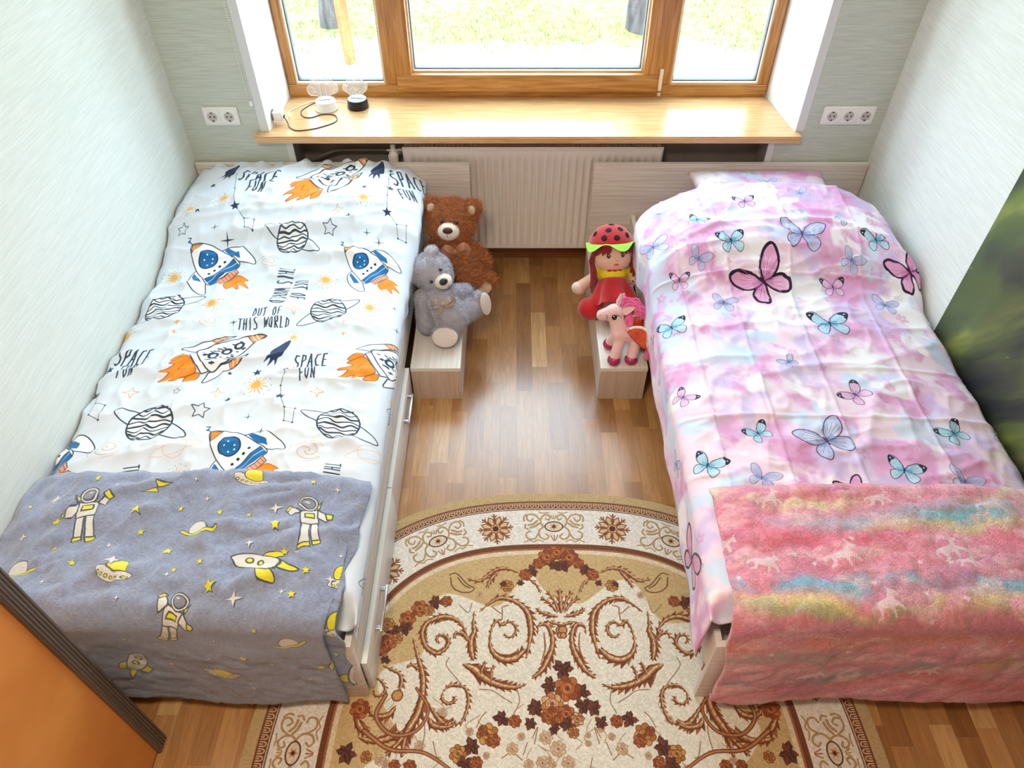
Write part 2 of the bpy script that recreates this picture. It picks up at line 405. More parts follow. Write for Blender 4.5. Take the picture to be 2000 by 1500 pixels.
# outer face of the wall, so the masonry has thickness around the opening
bm = B()
box(bm, XL - .12, WX0, YG + .05, YG + .12, -.4, ZC); box(bm, WX1, XR + .12, YG + .05, YG + .12, -.4, ZC)
box(bm, WX0, WX1, YG + .05, YG + .12, -.4, .70); box(bm, WX0, WX1, YG + .05, YG + .12, WZ1, ZC)
struct('wall_outside', bm, M_WHITE)
for i, (x0, x1) in enumerate(((RX0 - .036, RX0), (RX1, RX1 + .036))):
    bm = B(); box(bm, x0, x1, YW - .004, YW + .004, .735, WZ1 + .05, .0015)
    struct('trim_%d' % (i + 1), bm, M_TRIMW)
for i, (x0, x1) in enumerate(((NX0 - .026, NX0 + .002), (NX1 - .002, NX1 + .026))):
    bm = B(); box(bm, x0, x1, YW - .004, YW + .003, .0, .70, .0015)
    struct('trim_%d' % (i + 3), bm, M_TRIMW)
struct('baseboard_window', box(B(), NX0, NX1, NY - .016, NY, 0, .06, .004), M_BASEB)
struct('baseboard_left', box(B(), XL, XL + .016, YR, YW, 0, .06, .004), M_BASEB)
struct('baseboard_right', box(B(), XR - .016, XR, YR, YW, 0, .06, .004), M_BASEB)

# ---------------------------------------------------------------- window
w = thing('window_1', None, None, (.06, YG, WZ0), kind='structure')
yf, yb = YG - .0, YG + .07
ZT = WZ1
bm = B()
box(bm, WX0, WX1, yf, yb, WZ0, .792, .004); box(bm, WX0, WX1, yf, yb, ZT - .06, ZT, .004)
obj('window_frame_rail', bm, M_WIN, w)
bm = B()
box(bm, WX0, -.975, yf, yb, .792, ZT - .06, .004); box(bm, 1.088, WX1, yf, yb, .792, ZT - .06, .004)
box(bm, -.575, -.505, yf, yb, .792, ZT - .06, .004); box(bm, .625, .695, yf, yb, .792, ZT - .06, .004)
obj('window_frame_stile', bm, M_WINV, w)
# opening sash in the middle, standing proud of the frame
SX0, SX1, SZ0, SZ1 = -.520, .648, .768, ZT - .03
sash = B(); box(sash, SX0, SX1, yf - .022, yb - .01, SZ0, .845, .006); box(sash, SX0, SX1, yf - .022, yb - .01, SZ1 - .08, SZ1, .006)
so_ = obj('window_sash', sash, M_WIN, w)
sv = B(); box(sv, SX0, -.452, yf - .0215, yb - .011, .843, SZ1 - .078, .006); box(sv, .566, SX1, yf - .0215, yb - .011, .843, SZ1 - .078, .006)
obj('sash_stile', sv, M_WINV, w)
PANES = ((-.975, -.575, .792, ZT - .06), (-.452, .566, .845, SZ1 - .08), (.695, 1.088, .792, ZT - .06))
mg, tg, pg = newmat('clear_glass'); pg.inputs['Transmission Weight'].default_value = 1; pg.inputs['Roughness'].default_value = 0; pg.inputs['IOR'].default_value = 1.0
pg.inputs['Base Color'].default_value = (1, 1, 1, 1)
Ng = tg.nodes; tr_ = Ng.new('ShaderNodeBsdfTransparent'); gl = Ng.new('ShaderNodeBsdfGlossy'); gl.inputs['Roughness'].default_value = .02
mx = Ng.new('ShaderNodeMixShader'); mx.inputs[0].default_value = .05
tg.links.new(tr_.outputs[0], mx.inputs[1]); tg.links.new(gl.outputs[0], mx.inputs[2]); tg.links.new(mx.outputs[0], Ng['Material Output'].inputs[0])
for i, (a, b_, c, d) in enumerate(PANES):
    bm = B(); yy = yf + .03
    box(bm, a - .004, b_ + .004, yy, yy + .004, c - .004, d + .004); obj('window_pane', bm, mg, w)
    bm = B(); t_ = .008
    for q in ((a, b_, c, c + t_), (a, b_, d - t_, d), (a, a + t_, c + t_, d - t_), (b_ - t_, b_, c + t_, d - t_)): box(bm, q[0], q[1], yy - .024, yy, q[2], q[3], .001)
    obj('glazing_bead', bm, M_BEAD, w)
    bm = B(); a2, b2, c2, d2 = a + t_, b_ - t_, c + t_, d - t_; t2 = .005
    for q in ((a2, b2, c2, c2 + t2), (a2, b2, d2 - t2, d2), (a2, a2 + t2, c2 + t2, d2 - t2), (b2 - t2, b2, c2 + t2, d2 - t2)): box(bm, q[0], q[1], yy - .008, yy + .02, q[2], q[3])
    obj('glazing_seal', bm, M_SEAL, w)
    bm = B()
    box(bm, a, b_, yy + .02, yy + .04, c - .01, c + .012); obj('outer_rebate', bm, M_BEAD, w)
bm = B(); box(bm, .636, .652, yf - .030, yf - .020, .775, .872, .004)
hd = obj('hinge_cover', bm, mat('cream_hinge_cover', (236, 222, 204), .35, bump=(40, .03)), w)
bm = B(); box(bm, .636, .652, yf - .032, yf - .020, .752, .772, .004); obj('hinge_cap', bm, M_METAL, w)
# sill board with ears reaching past the reveal
bm = B()
prism(bm, [(-1.084, 2.85), (1.196, 2.85), (1.196, 2.899), (RX1, 2.899), (WX1 - .001, YG + .02), (WX0 + .001, YG + .02), (RX0, 2.899), (-1.084, 2.899)], Matrix.Translation((0, 0, .7052)), .030)
bmesh.ops.bevel(bm, geom=[e for e in bm.edges if all(abs(v.co.y - 2.85) < 1e-4 for v in e.verts)], offset=.004, segments=2, affect='EDGES')
obj('window_sill', bm, M_SILL, w, smooth=30)

# blind chain beside the reveal
bm = B()
for s_ in (-1, 1):
    for k in range(170):
        z = .865 + k * .008; x = -1.0745 + s_ * (.0045 + .002 * math.sin(k * .11))
        ell(bm, (x, YW - .012, z), .0024, sub=1)
lathe(bm, [(0, 0), (.006, 0), (.008, .012), (.004, .02), (0, .02)], (-1.0745, YW - .012, .852), seg=10)
box(bm, -1.09, -1.06, YW - .03, YW, 2.22, 2.26, .004)
tag(obj('blind_chain', bm, M_PLAST), 'thin white beaded blind chain hanging on the wall beside the left window reveal', 'chain')

# ---------------------------------------------------------------- outside
GZ = -.30
def ground_mat():
    m, t, p = newmat('sunlit_sand_and_turf'); N = t.nodes; L = t.links
    tc = N.new('ShaderNodeTexCoord'); sp = N.new('ShaderNodeSeparateXYZ'); L.new(tc.outputs['Object'], sp.inputs[0])
    n = N.new('ShaderNodeTexNoise'); n.inputs['Scale'].default_value = 1.6; n.inputs['Detail'].default_value = 8; n.inputs['Roughness'].default_value = .75; L.new(tc.outputs['Object'], n.inputs['Vector'])
    ad = N.new('ShaderNodeMath'); ad.operation = 'MULTIPLY_ADD'; ad.inputs[1].default_value = 1.6; L.new(n.outputs[0], ad.inputs[0]); L.new(sp.outputs[1], ad.inputs[2])
    mr = N.new('ShaderNodeMapRange'); mr.inputs[1].default_value = GY + .45; mr.inputs[2].default_value = GY + 1.0; L.new(ad.outputs[0], mr.inputs[0])
    g = N.new('ShaderNodeTexNoise'); g.inputs['Scale'].default_value = 9; g.inputs['Detail'].default_value = 8; g.inputs['Roughness'].default_value = .8; L.new(tc.outputs['Object'], g.inputs['Vector'])
    cr = N.new('ShaderNodeValToRGB'); e = cr.color_ramp.elements; e[0].position = .38; e[0].color = rgba(srgb(66, 84, 36)); e[1].position = .62; e[1].color = rgba(srgb(176, 172, 84))
    x = e.new(.5); x.color = rgba(srgb(132, 140, 66)); L.new(g.outputs[0], cr.inputs[0])
    mx = N.new('ShaderNodeMix'); mx.data_type = 'RGBA'; L.new(mr.outputs[0], mx.inputs[0]); mx.inputs[6].default_value = rgba(srgb(222, 218, 210)); L.new(cr.outputs[0], mx.inputs[7])
    L.new(mx.outputs[2], p.inputs['Base Color']); p.inputs['Roughness'].default_value = .95
    return m
GY = -5.6   # turf edge in the ground object's own frame (its origin sits at y = 12)
bm = B(); bmesh.ops.create_grid(bm, x_segments=2, y_segments=2, size=1)
for v in bm.verts: v.co = Vector((v.co.x * 14, 12 + v.co.y * 8.6, GZ))
go = obj('ground', bm, ground_mat(), smooth=None, origin=(0, 12, GZ)); go['kind'] = 'structure'
rng = np.random.default_rng(5); n = 15000
gx = rng.uniform(-4.2, 4.4, n); gy = 6.35 + rng.random(n) ** 1.2 * 3.4
kk = (fbm(gx * 2, gy * 2.5, 3, 4) > .47) & (np.hypot(gx + 1.66, gy - 6.98) > .14) & (np.hypot(gx - 1.17, gy - 6.9) > .20); gx, gy = gx[kk], gy[kk]; n = len(gx)
hh = rng.uniform(.02, .055, n); an = rng.uniform(0, PI, n); lx = rng.normal(0, .018, n); ly = rng.normal(0, .018, n)
V = np.stack([np.stack([gx - np.cos(an) * .004, gy - np.sin(an) * .004, np.full(n, GZ)], 1), np.stack([gx + np.cos(an) * .004, gy + np.sin(an) * .004, np.full(n, GZ)], 1), np.stack([gx + lx, gy + ly, GZ + hh], 1)], 1).reshape(-1, 3)
me = bpy.data.meshes.new('grass'); me.from_pydata(V.tolist(), [], [(3 * i, 3 * i + 1, 3 * i + 2) for i in range(n)]); me.update()
tag(obj('grass', me, mat('fresh_grass', (118, 132, 44), .9, var=((70, 96, 34), 2.5), bump=(50, .1)), smooth=None, origin=(0, 8, GZ)), 'thin sunlit yellow green grass outside beyond the bare ground', 'grass', kind='stuff')
M_BARK = mat('grey_bark', (96, 88, 88), .95, var=((56, 50, 50), 22), bump=(30, 1.0), stretch=(1, 1, .25))
def trunk(x, y, r, label, lean, seed):
    bm = B(); rg = random.Random(seed); pts = []; rs = []
    for k in range(16):
        z = -.06 + k * .26
        pts.append((x + lean * z + .012 * rg.uniform(-1, 1), y + .012 * rg.uniform(-1, 1), GZ + z)); rs.append(r * (1.35 if k == 0 else 1.1 if k == 1 else 1.0 - .012 * k))
    tube(bm, pts, rs, seg=20)
    for v in bm.verts: v.co += Vector((rg.uniform(-1, 1), rg.uniform(-1, 1), 0)) * r * .05
    t = thing('tree', label, 'tree', (x, y, GZ))
    obj('trunk', bm, M_BARK, t)
    bm = B()
    for q in range(7):
        a = q * 2.4; z0 = 1.9 + .27 * q
        p0 = Vector((x + lean * z0, y, GZ + z0)); d = Vector((math.cos(a), math.sin(a), .55))
        tube(bm, [p0, p0 + d * .5, p0 + d * 1.1 + Vector((0, 0, .2))], [r * .35, r * .22, r * .08], seg=8)
    obj('branches', bm, M_BARK, t)
trunk(-1.66, 6.98, .085, 'slim grey tree trunk outside the left window pane', -.01, 1)
trunk(1.17, 6.9, .135, 'thick grey tree trunk outside the middle window pane', -.03, 2)
bm = B(); tube(bm, [(-1.365, 6.15, GZ - .03), (-1.39, 6.15, 1.0), (-1.41, 6.15, 2.4)], [.05, .047, .045], seg=16)
tag(obj('wooden_post', bm, grain('peeled_pine', (112, 72, 32), (140, 94, 48), (30, 30, 3), rough=.8, bump=.3)), 'pale peeled wooden post standing outside left window pane', 'post')

# ---------------------------------------------------------------- radiator
r = thing('radiator', 'white ribbed panel radiator in the niche under the window sill', 'radiator', (.08, 2.97, .115))
X0, X1, Z0, Z1, YF = -.488, .648, .118, .640, 2.925
xs = []; ys_ = []
pitch = (X1 - X0 - .05) / 33
for k in range(33):
    b0 = X0 + .025 + k * pitch
    for fr, dy in ((0, 0), (.28, 0), (.42, .009), (.86, .009)): xs.append(b0 + fr * pitch); ys_.append(dy)
xs = [X0, X0 + .01] + xs + [X1 - .025, X1 - .01, X1]; ys_ = [.012, 0] + ys_ + [0, 0, .012]
zs = [Z0, Z0 + .008, Z0 + .030, Z0 + .042, Z1 - .055, Z1 - .043, Z1 - .008, Z1]; zw = [0, 0, 0, 1, 1, 0, 0, 0]; ze = [.012, 0, 0, 0, 0, 0, 0, .012]
XX = np.array(xs)[None, :].repeat(len(zs), 0); YY = YF + np.array(ys_)[None, :] * np.where(np.array(ys_)[None, :] == .012, 1, np.array(zw)[:, None]) + np.array(ze)[:, None]
ZZ = np.array(zs)[:, None].repeat(len(xs), 1)
obj('front_panel', grid_mesh('p', XX, YY, ZZ, XX, ZZ), M_RAD, r, smooth=50)
bm = B(); box(bm, X0 + .002, X1 - .002, YF + .012, 3.03, Z0 + .004, Z1 - .004, .004); obj('casing', bm, M_RAD, r)
bm = B()
box(bm, X0, X1, YF + .006, YF + .012, Z1 - .002, Z1 + .008, .001)
for k in range(60):
    x = X0 + .02 + k * (X1 - X0 - .04) / 59; box(bm, x - .0045, x + .0045, YF + .02, 3.015, Z1 - .003, Z1 + .004)
obj('top_grille', bm, M_RAD, r)
bm = B()
lathe(bm, [(0, -.055), (.018, -.055), (.021, -.045), (.021, -.012), (.017, 0), (.012, .0), (.012, .03), (0, .03)], (-.532, 2.955, .615), axis=(0, .35, 1), seg=20)
for k in range(12):
    a = k * PI / 6; box(bm, -.532 + .0195 * math.cos(a) - .0015, -.532 + .0195 * math.cos(a) + .0015, 2.942 + .0195 * math.sin(a) - .0015, 2.942 + .0195 * math.sin(a) + .0015, .566, .606)
obj('thermostat_valve', bm, M_PLAST, r)
bm = B(); tube(bm, [(-.487, 2.965, .615), (-.56, 2.965, .615)], .010, 12); box(bm, -.515, -.493, 2.95, 2.98, .60, .63, .003); obj('valve_body', bm, M_METAL, r)
bm = B(); tube(bm, sm([(-.548, 2.975, .612), (-.66, 2.975, .612), (-.77, 2.975, .61), (-.80, 2.975, .604), (-.90, 2.975, .566), (-.925, 2.975, .556), (-.935, 2.985, .53), (-.935, 2.99, .2), (-.935, 2.99, 0)], 5), .0065, 10)
tag(obj('heating_pipe', bm, M_BRASS), 'thin bent grey heating pipe running left from the radiator valve', 'pipe')

# ---------------------------------------------------------------- sockets
def sockets(x0, x1, z0, z1, n, label):
    t = thing('wall_socket', label, 'socket', ((x0 + x1) / 2, YW, z0))
    bm = B(); box(bm, x0, x1, YW - .010, YW + .001, z0, z1, .006, seg=3); obj('cover_plate', bm, M_PLAST, t)
    wid = (x1 - x0 - .008) / n; zc = (z0 + z1) / 2
    for k in range(n):
        cx = x0 + .004 + wid * (k + .5); R = .0205
        bm = B()
        box(bm, cx - wid * .46, cx + wid * .46, YW - .012, YW - .009, zc - .030, zc + .030, .002)
        # round recess: rim, bore and floor
        lathe(bm, [(R + .003, .0118), (R + .003, .0145), (R, .0145), (R - .0005, .0122)], (cx, YW, zc), axis=(0, -1, 0), seg=32)
        o = obj('outlet', bm, M_PLAST, t)
        bm = B(); lathe(bm, [(0, .0124), (R - .0005, .0124)], (cx, YW, zc), axis=(0, -1, 0), seg=32); obj('recess', bm, mat('socket_recess', (196, 192, 188), .4, bump=(40, .02)), o)
        bm = B()
        for s_ in (-1, 1): lathe(bm, [(0, .0134), (.0032, .0134), (.0032, .012)], (cx + s_ * .0085, YW, zc), axis=(0, -1, 0), seg=12)
        for s_ in (-1, 1): box(bm, cx - .003, cx + .003, YW - .0142, YW - .012, zc + s_ * .0175 - .003, zc + s_ * .0175 + .003)
        obj('contacts', bm, M_DARK, o)
sockets(-1.287, -1.141, .765, .845, 2, 'white double wall socket left of the window, near the left wall')
sockets(1.272, 1.488, .768, .848, 3, 'white triple wall socket right of the window, above the pink bed')
M_DRAW = grain('white_ash_drawer_front', (218, 210, 206), (236, 230, 228), (90, 3, 90), rough=.34, bump=.1)
# ---------------------------------------------------------------- beds
def bed(label, x0, x1, side, hx0, hx1, drawers):
    """side: +1 when the open side is at x1, -1 when at x0"""
    t = thing('bed', label, 'bed', ((x0 + x1) / 2, 1.86, 0))
    yf0, yh = .836, 2.87
    xo = x1 if side > 0 else x0; xi = x0 if side > 0 else x1
    bm = B(); box(bm, hx0, hx1, yh, yh + .018, .0, .600, .001); o = obj('headboard', bm, M_LAM, t)
    bm = B(); box(bm, hx0, hx1, yh - .0003, yh + .0183, .600, .6012); obj('edge_band', bm, M_EDGE, o)
    bm = B(); box(bm, x0, x1, yf0, yf0 + .018, .0, .345, .001); o = obj('footboard', bm, M_LAM, t)
    bm = B(); box(bm, x0, x1, yf0 - .0003, yf0 + .0183, .345, .3462); obj('edge_band', bm, M_EDGE, o)
    bm = B(); a = xo - side * .018; box(bm, min(a, xo), max(a, xo), yf0 + .018, yh, .190, .345, .001); o = obj('side_rail', bm, M_LAMY, t)
    bm = B(); box(bm, min(a, xo), max(a, xo), yf0 + .018, yh, .345, .3462); obj('edge_band', bm, M_EDGE, o)
    bm = B(); a = xi + side * .018; box(bm, min(a, xi), max(a, xi), yf0 + .018, yh, .060, .345, .001); obj('side_rail', bm, M_LAMY, t)
    bm = B(); box(bm, x0 + .02, x1 - .02, yf0 + .02, yh - .002, .262, .278); obj('mattress_base', bm, M_LAMT, t)
    bm = B(); xm = (x0 + x1) / 2
    box(bm, xm - .009, xm + .009, 1.2, 2.5, 0.02, .262)
    obj('support', bm, M_LAMY, t)
    if drawers:
        for (ya, yb, h0, h1) in ((.860, 1.462, .985, 1.120), (1.466, 2.040, 1.800, 1.935)):
            bm = B(); box(bm, xo + .000, xo + .016, ya, yb, .012, .184, .001); d = obj('drawer', bm, M_DRAW, t)
            bm = B(); box(bm, xo - .0003, xo + .0163, ya, yb, .184, .1855); obj('edge_band', bm, M_EDGE, d)
            bm = B(); box(bm, xo - .45, xo - .001, ya + .02, yb - .02, .03, .145); 
            obj('drawer_box', bm, M_LAMT, d)
            bm = B()
            box(bm, xo + .030, xo + .038, h0 - .008, h1 + .008, .128, .142, .0015)
            for h in (h0 + .004, h1 - .004): box(bm, xo + .015, xo + .034, h - .005, h + .005, .128, .142, .0015)
            obj('handle', bm, M_METAL, d)
    return t
LX0, LX1 = -1.362, -.431
BX0, BX1 = .531, 1.512
bed('light wood single bed on the left with two drawers under its open side', LX0, LX1, 1, -1.380, -.196, True)
bed('light wood single bed on the right, open underneath, under the pink duvet', BX0, BX1, -1, .345, 1.531, False)
for (a, b_, lab) in ((LX0 + .02, LX1 - .026, 'white mattress of the left bed, hidden under the space duvet'), (BX0 + .066, BX1 - .02, 'white mattress of the right bed, hidden under the butterfly duvet')):
    bm = B(); box(bm, a, b_, .862, 2.80, .2785, .402, .03, seg=4)
    tag(obj('mattress', bm, mat('white_mattress_ticking', (236, 232, 236), .9, bump=(90, .4))), lab, 'mattress')
# low storage boxes at the head of each bed
def low_box(x0, x1, lab):
    t = thing('bedside_box', lab, 'bedside box', ((x0 + x1) / 2, 2.4, 0))
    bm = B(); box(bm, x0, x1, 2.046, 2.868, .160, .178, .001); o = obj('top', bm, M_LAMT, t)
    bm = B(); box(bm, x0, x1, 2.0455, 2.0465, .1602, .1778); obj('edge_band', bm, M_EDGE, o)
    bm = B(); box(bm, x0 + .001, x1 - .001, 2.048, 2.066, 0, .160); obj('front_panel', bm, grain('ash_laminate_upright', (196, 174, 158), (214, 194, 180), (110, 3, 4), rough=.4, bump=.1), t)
    bm = B(); box(bm, x0, x0 + .018, 2.066, 2.868, 0, .160); box(bm, x1 - .018, x1, 2.066, 2.868, 0, .160); obj('side_panel', bm, M_LAMY, t)
low_box(-.412, -.214, 'low pale wood box beside the left bed, carrying the two teddy bears')
low_box(.340, .527, 'low pale wood box beside the right bed, carrying the doll and toy pony')

# ---------------------------------------------------------------- wardrobe at the left edge
t = thing('wardrobe', 'orange wood wardrobe with sliding door and bronze edge profile at the left wall', 'wardrobe', (-1.19, -.4, 0))
bm = B(); box(bm, XL + .002, -1.03, .705, .723, 0, 2.4); box(bm, XL + .002, -1.03, -1.5, -1.482, 0, 2.4); box(bm, XL + .002, -1.03, -1.482, .705, 2.382, 2.4); box(bm, XL + .002, -1.03, -1.482, .705, 0, .06); box(bm, XL + .002, XL + .01, -1.482, .705, .06, 2.382)
obj('body', bm, M_ORANGE, t)
bm = B(); box(bm, -1.016, -1.004, -.38, .690, .012, 2.375); d = obj('door', bm, M_ORANGE, t)
bm = B()
box(bm, -1.022, -.994, .682, .728, .006, 2.38, .002)
for k in range(5): box(bm, -.996, -.9915, .686 + k * .0085, .6905 + k * .0085, .008, 2.378, .001)
obj('edge_profile', bm, M_BROWNP, d)
bm = B(); box(bm, -1.028, -1.018, -1.48, -.36, .012, 2.375); obj('door', bm, M_ORANGE, t)

# ---------------------------------------------------------------- cloth
def top_left(x, y):
    c = 1 - np.abs(np.clip((x + .90) / .50, -1, 1)) ** 4
    z = .452 + .045 * c
    z = z + .118 * sst(2.18, 2.60, y) * (.88 + .12 * c)
    return z
def top_right(x, y):
    c = 1 - np.abs(np.clip((x - 1.0) / .52, -1, 1)) ** 4
    z = .452 + .045 * c
    hp = np.exp(-(((x - 1.02) / .44) ** 4)) 
    z = z + sst(2.10, 2.45, y) * (.085 + .045 * hp)
    return z
def wrinkle(x, y, seed, amp=1.0):
    wx = x + .10 * (fbm(x * 2.1, y * 2.1, seed + 50, 3) - .5); wy = y + .14 * (fbm(x * 2.3, y * 1.9, seed + 80, 3) - .5)
    r1 = fbm(wx * 3.2 + wy * 1.2, wy * 7.5 - wx * 1.5, seed, 3); r1 = 1 - np.abs(2 * r1 - 1)
    r2 = fbm(wx * 9 - wy * 3, wy * 5 + wx * 3, seed + 9, 3); r2 = 1 - np.abs(2 * r2 - 1)
    lo = fbm(x * 3, y * 3, seed + 21, 2) - .5
    return amp * (.019 * r1 ** 3 + .013 * r2 ** 4 + .012 * lo)
ST = .006
# left duvet: from the wall to the open side, head to under the blanket
y = np.arange(.86, 2.868, ST); s = np.arange(0, .975 + .118, ST)
Sg, Yg = np.meshgrid(s, y)
xe = -.408 + .012 * (vn(Yg * 4, 0 * Yg, 31) - .5) + .02 * sst(2.1, 2.5, Yg)
xw = -1.378
r = .035; flat = (xe - xw) - r
a = np.clip((Sg - flat) / r, 0, PI / 2); dn = np.clip(Sg - flat - PI / 2 * r, 0, .085)
X = np.where(Sg < flat, xw + Sg, xw + flat + r * np.sin(a)) - .012 * sst(0, .07, dn)
Z = top_left(X, Yg) - r * (1 - np.cos(a)) - dn
Z += wrinkle(X, Yg, 3) * sst(flat + .03, flat - .06, Sg) - .02 * np.exp(-(Sg / .025) ** 2)
Z += .014 * np.exp(-((Yg - (2.42 + .06 * (X + .9))) / .030) ** 2) * sst(-1.38, -1.0, X) + .006 * np.exp(-((Yg - (2.53 + .10 * (X + .7))) / .012) ** 2)
hem = sst(2.80, 2.868, Yg); Z += hem * .010 * np.sin(X * 70 + 3 * vn(X * 9, 0 * X, 4)) - hem * .012
X += .004 * np.sin(Yg * 55) * sst(flat, flat + .1, Sg) * (vn(Yg * 6, 0 * Yg, 8))
Z -= .082 * sst(.935, .86, Yg) * sst(flat + .05, flat + .0, Sg)
Yd = Yg + .006 * (fbm(X * 6, Yg * 6, 17, 2) - .5)
LU = (-1.40, -.24); LV = (.84, 2.90)
U = (xw + Sg - LU[0]) / (LU[1] - LU[0]); V = (Yg - LV[0]) / (LV[1] - LV[0])
SPACE_ME = grid_mesh('duvet', X, Yd, Z, U, V)
# right duvet: fabric coordinate from the wall towards the open side (decreasing x)
s = np.arange(0, 1.03 + .26, ST); y = np.arange(.868, 2.80, ST)
Sg, Yg = np.meshgrid(s, y)
xe = .513 - .010 * sst(1.3, .9, Yg) - .024 * sst(2.45, 2.6, Yg) + .008 * (vn(Yg * 3, 0 * Yg, 33) - .5)
xw = 1.522 - .02 * sst(2.3, 2.6, Yg)
r = .035; flat = (xw - xe) - r
fr = Sg / Sg[0, -1]; 
a = np.clip((Sg - flat) / r, 0, PI / 2); dl = .165 + .035 * sst(1.3, .95, Yg) - .02 * sst(2.2, 2.6, Yg)
dn = np.clip(Sg - flat - PI / 2 * r, 0, 1); dn = np.minimum(dn, dl)
X = np.where(Sg < flat, xw - Sg, xw - flat - r * np.sin(a)) + .006 * np.sin(Yg * 19 + 2.2 * vn(Yg * 4, 0 * Yg, 5)) * sst(0, .18, dn) 
Z = top_right(X, Yg) - r * (1 - np.cos(a)) - dn
Z += wrinkle(X, Yg, 41, .55) * sst(flat + .03, flat - .06, Sg) - .03 * np.exp(-(Sg / .025) ** 2)
def crease(c, w_=.006, h=.0035, n=11): return h * np.exp(-((c + .006 * (vn(X * 5, Yg * 5, n) - .5)) / w_) ** 2)
for q in (.62, .80, 1.012, 1.275): Z += crease(X - q - .03 * sst(2.0, 2.7, Yg) * np.sign(q - .9), .0045, .0060)
for q in (1.28, 1.50, 1.722, 2.23, 2.44): Z += crease(Yg - q + .03 * (X - 1.0), .006, .0055, 12) * sst(.3, .6, vn(X * 4, Yg * 3, int(q * 10)))
Z += .006 * crease(0 * X, 1, 1) * 0
Z += .010 * np.exp(-((Yg - 2.40 - .10 * np.cos((X - 1.0) * 3)) / .018) ** 2) * sst(.45, .8, X)
Z -= .06 * sst(.93, .868, Yg) * sst(flat + .05, flat + .0, Sg)
ytop = np.interp(X, [.46, .50, .54, .63, .70, .77, .90, 1.20, 1.315, 1.383, 1.463, 1.525], [2.50, 2.54, 2.57, 2.61, 2.635, 2.655, 2.665, 2.665, 2.65, 2.61, 2.55, 2.50])
Yd = Yg - sst(1.8, 2.8, Yg) * (2.80 - ytop) + .005 * (fbm(X * 6, Yg * 6, 19, 2) - .5)
RU = (.20, 1.54); RV = (.84, 2.90)
U = ((1.522 - Sg) - RU[0]) / (RU[1] - RU[0]); 
V = (Yd - RV[0]) / (RV[1] - RV[0])
PINK_ME = grid_mesh('duvet', X, Yd, Z, U, V)
# blankets: across the foot and down over the footboard
def blanket(x0, x1, side, ztop, ytop, zb, seed, thick, edge_drop, ylip, e0=.822, wob=.010):
    """v runs from the top edge (ytop) to the foot edge, then down; the open side (side=+1 at x1) hangs a little over the duvet"""
    r = .045; ze = .50; vflat = ytop - (e0 + r)
    tot = vflat + PI / 2 * r + (ze - r - zb)
    v = np.arange(0, tot, .005); u = np.arange(0, (x1 - x0) + 1e-6, .005)
    Ug, Vg = np.meshgrid(u, v)
    X = x0 + Ug if side > 0 else x1 - Ug
    a = np.clip((Vg - vflat) / r, 0, PI / 2); dn = np.clip(Vg - vflat - PI / 2 * r, 0, None)
    Y = np.where(Vg < vflat, ytop - Vg, e0 + r - r * np.sin(a))
    lip = ylip * np.sin(X * 5 + seed) * sst(.05, 0, Vg)
    Zt = (top_left(X, np.maximum(Y, .9)) if side > 0 else top_right(X, np.maximum(Y, .9))) + .016
    Zt = Zt + (wrinkle(X, Y, 3) if side > 0 else wrinkle(X, Y, 41, .55) + .004) + .22 * np.abs(wrinkle(X, Y, seed)) + .006 * (fbm(X * 40, Y * 40, seed + 3, 2) - .5)
    # open side droops over the duvet edge
    d_edge = (x1 - X) if side > 0 else (X - x0)
    Zt = Zt - edge_drop * sst(.05, 0, d_edge) - .010 * sst(.02, 0, Vg)
    Z = Zt - r * (1 - np.cos(a)) - dn
    k = sst(0, .12, dn)
    folds = .010 * np.sin(X * 11 + seed + 1.5 * vn(X * 3, Vg * 2, seed)) + .014 * (fbm(X * 5, Vg * 1.5, seed + 5, 3) - .5)
    Y = Y + lip - k * (.006 + np.clip(folds, -.012, .03)) - .008 * (fbm(X * 30, Vg * 30, seed + 8, 2) - .5) * k
    hemz = wob * np.sin(X * 6.5 + seed * 2) + .5 * wob * np.sin(X * 17)
    Z = Z + hemz * sst(.25, .42, dn)
    return X, Y, Z, Ug, Vg
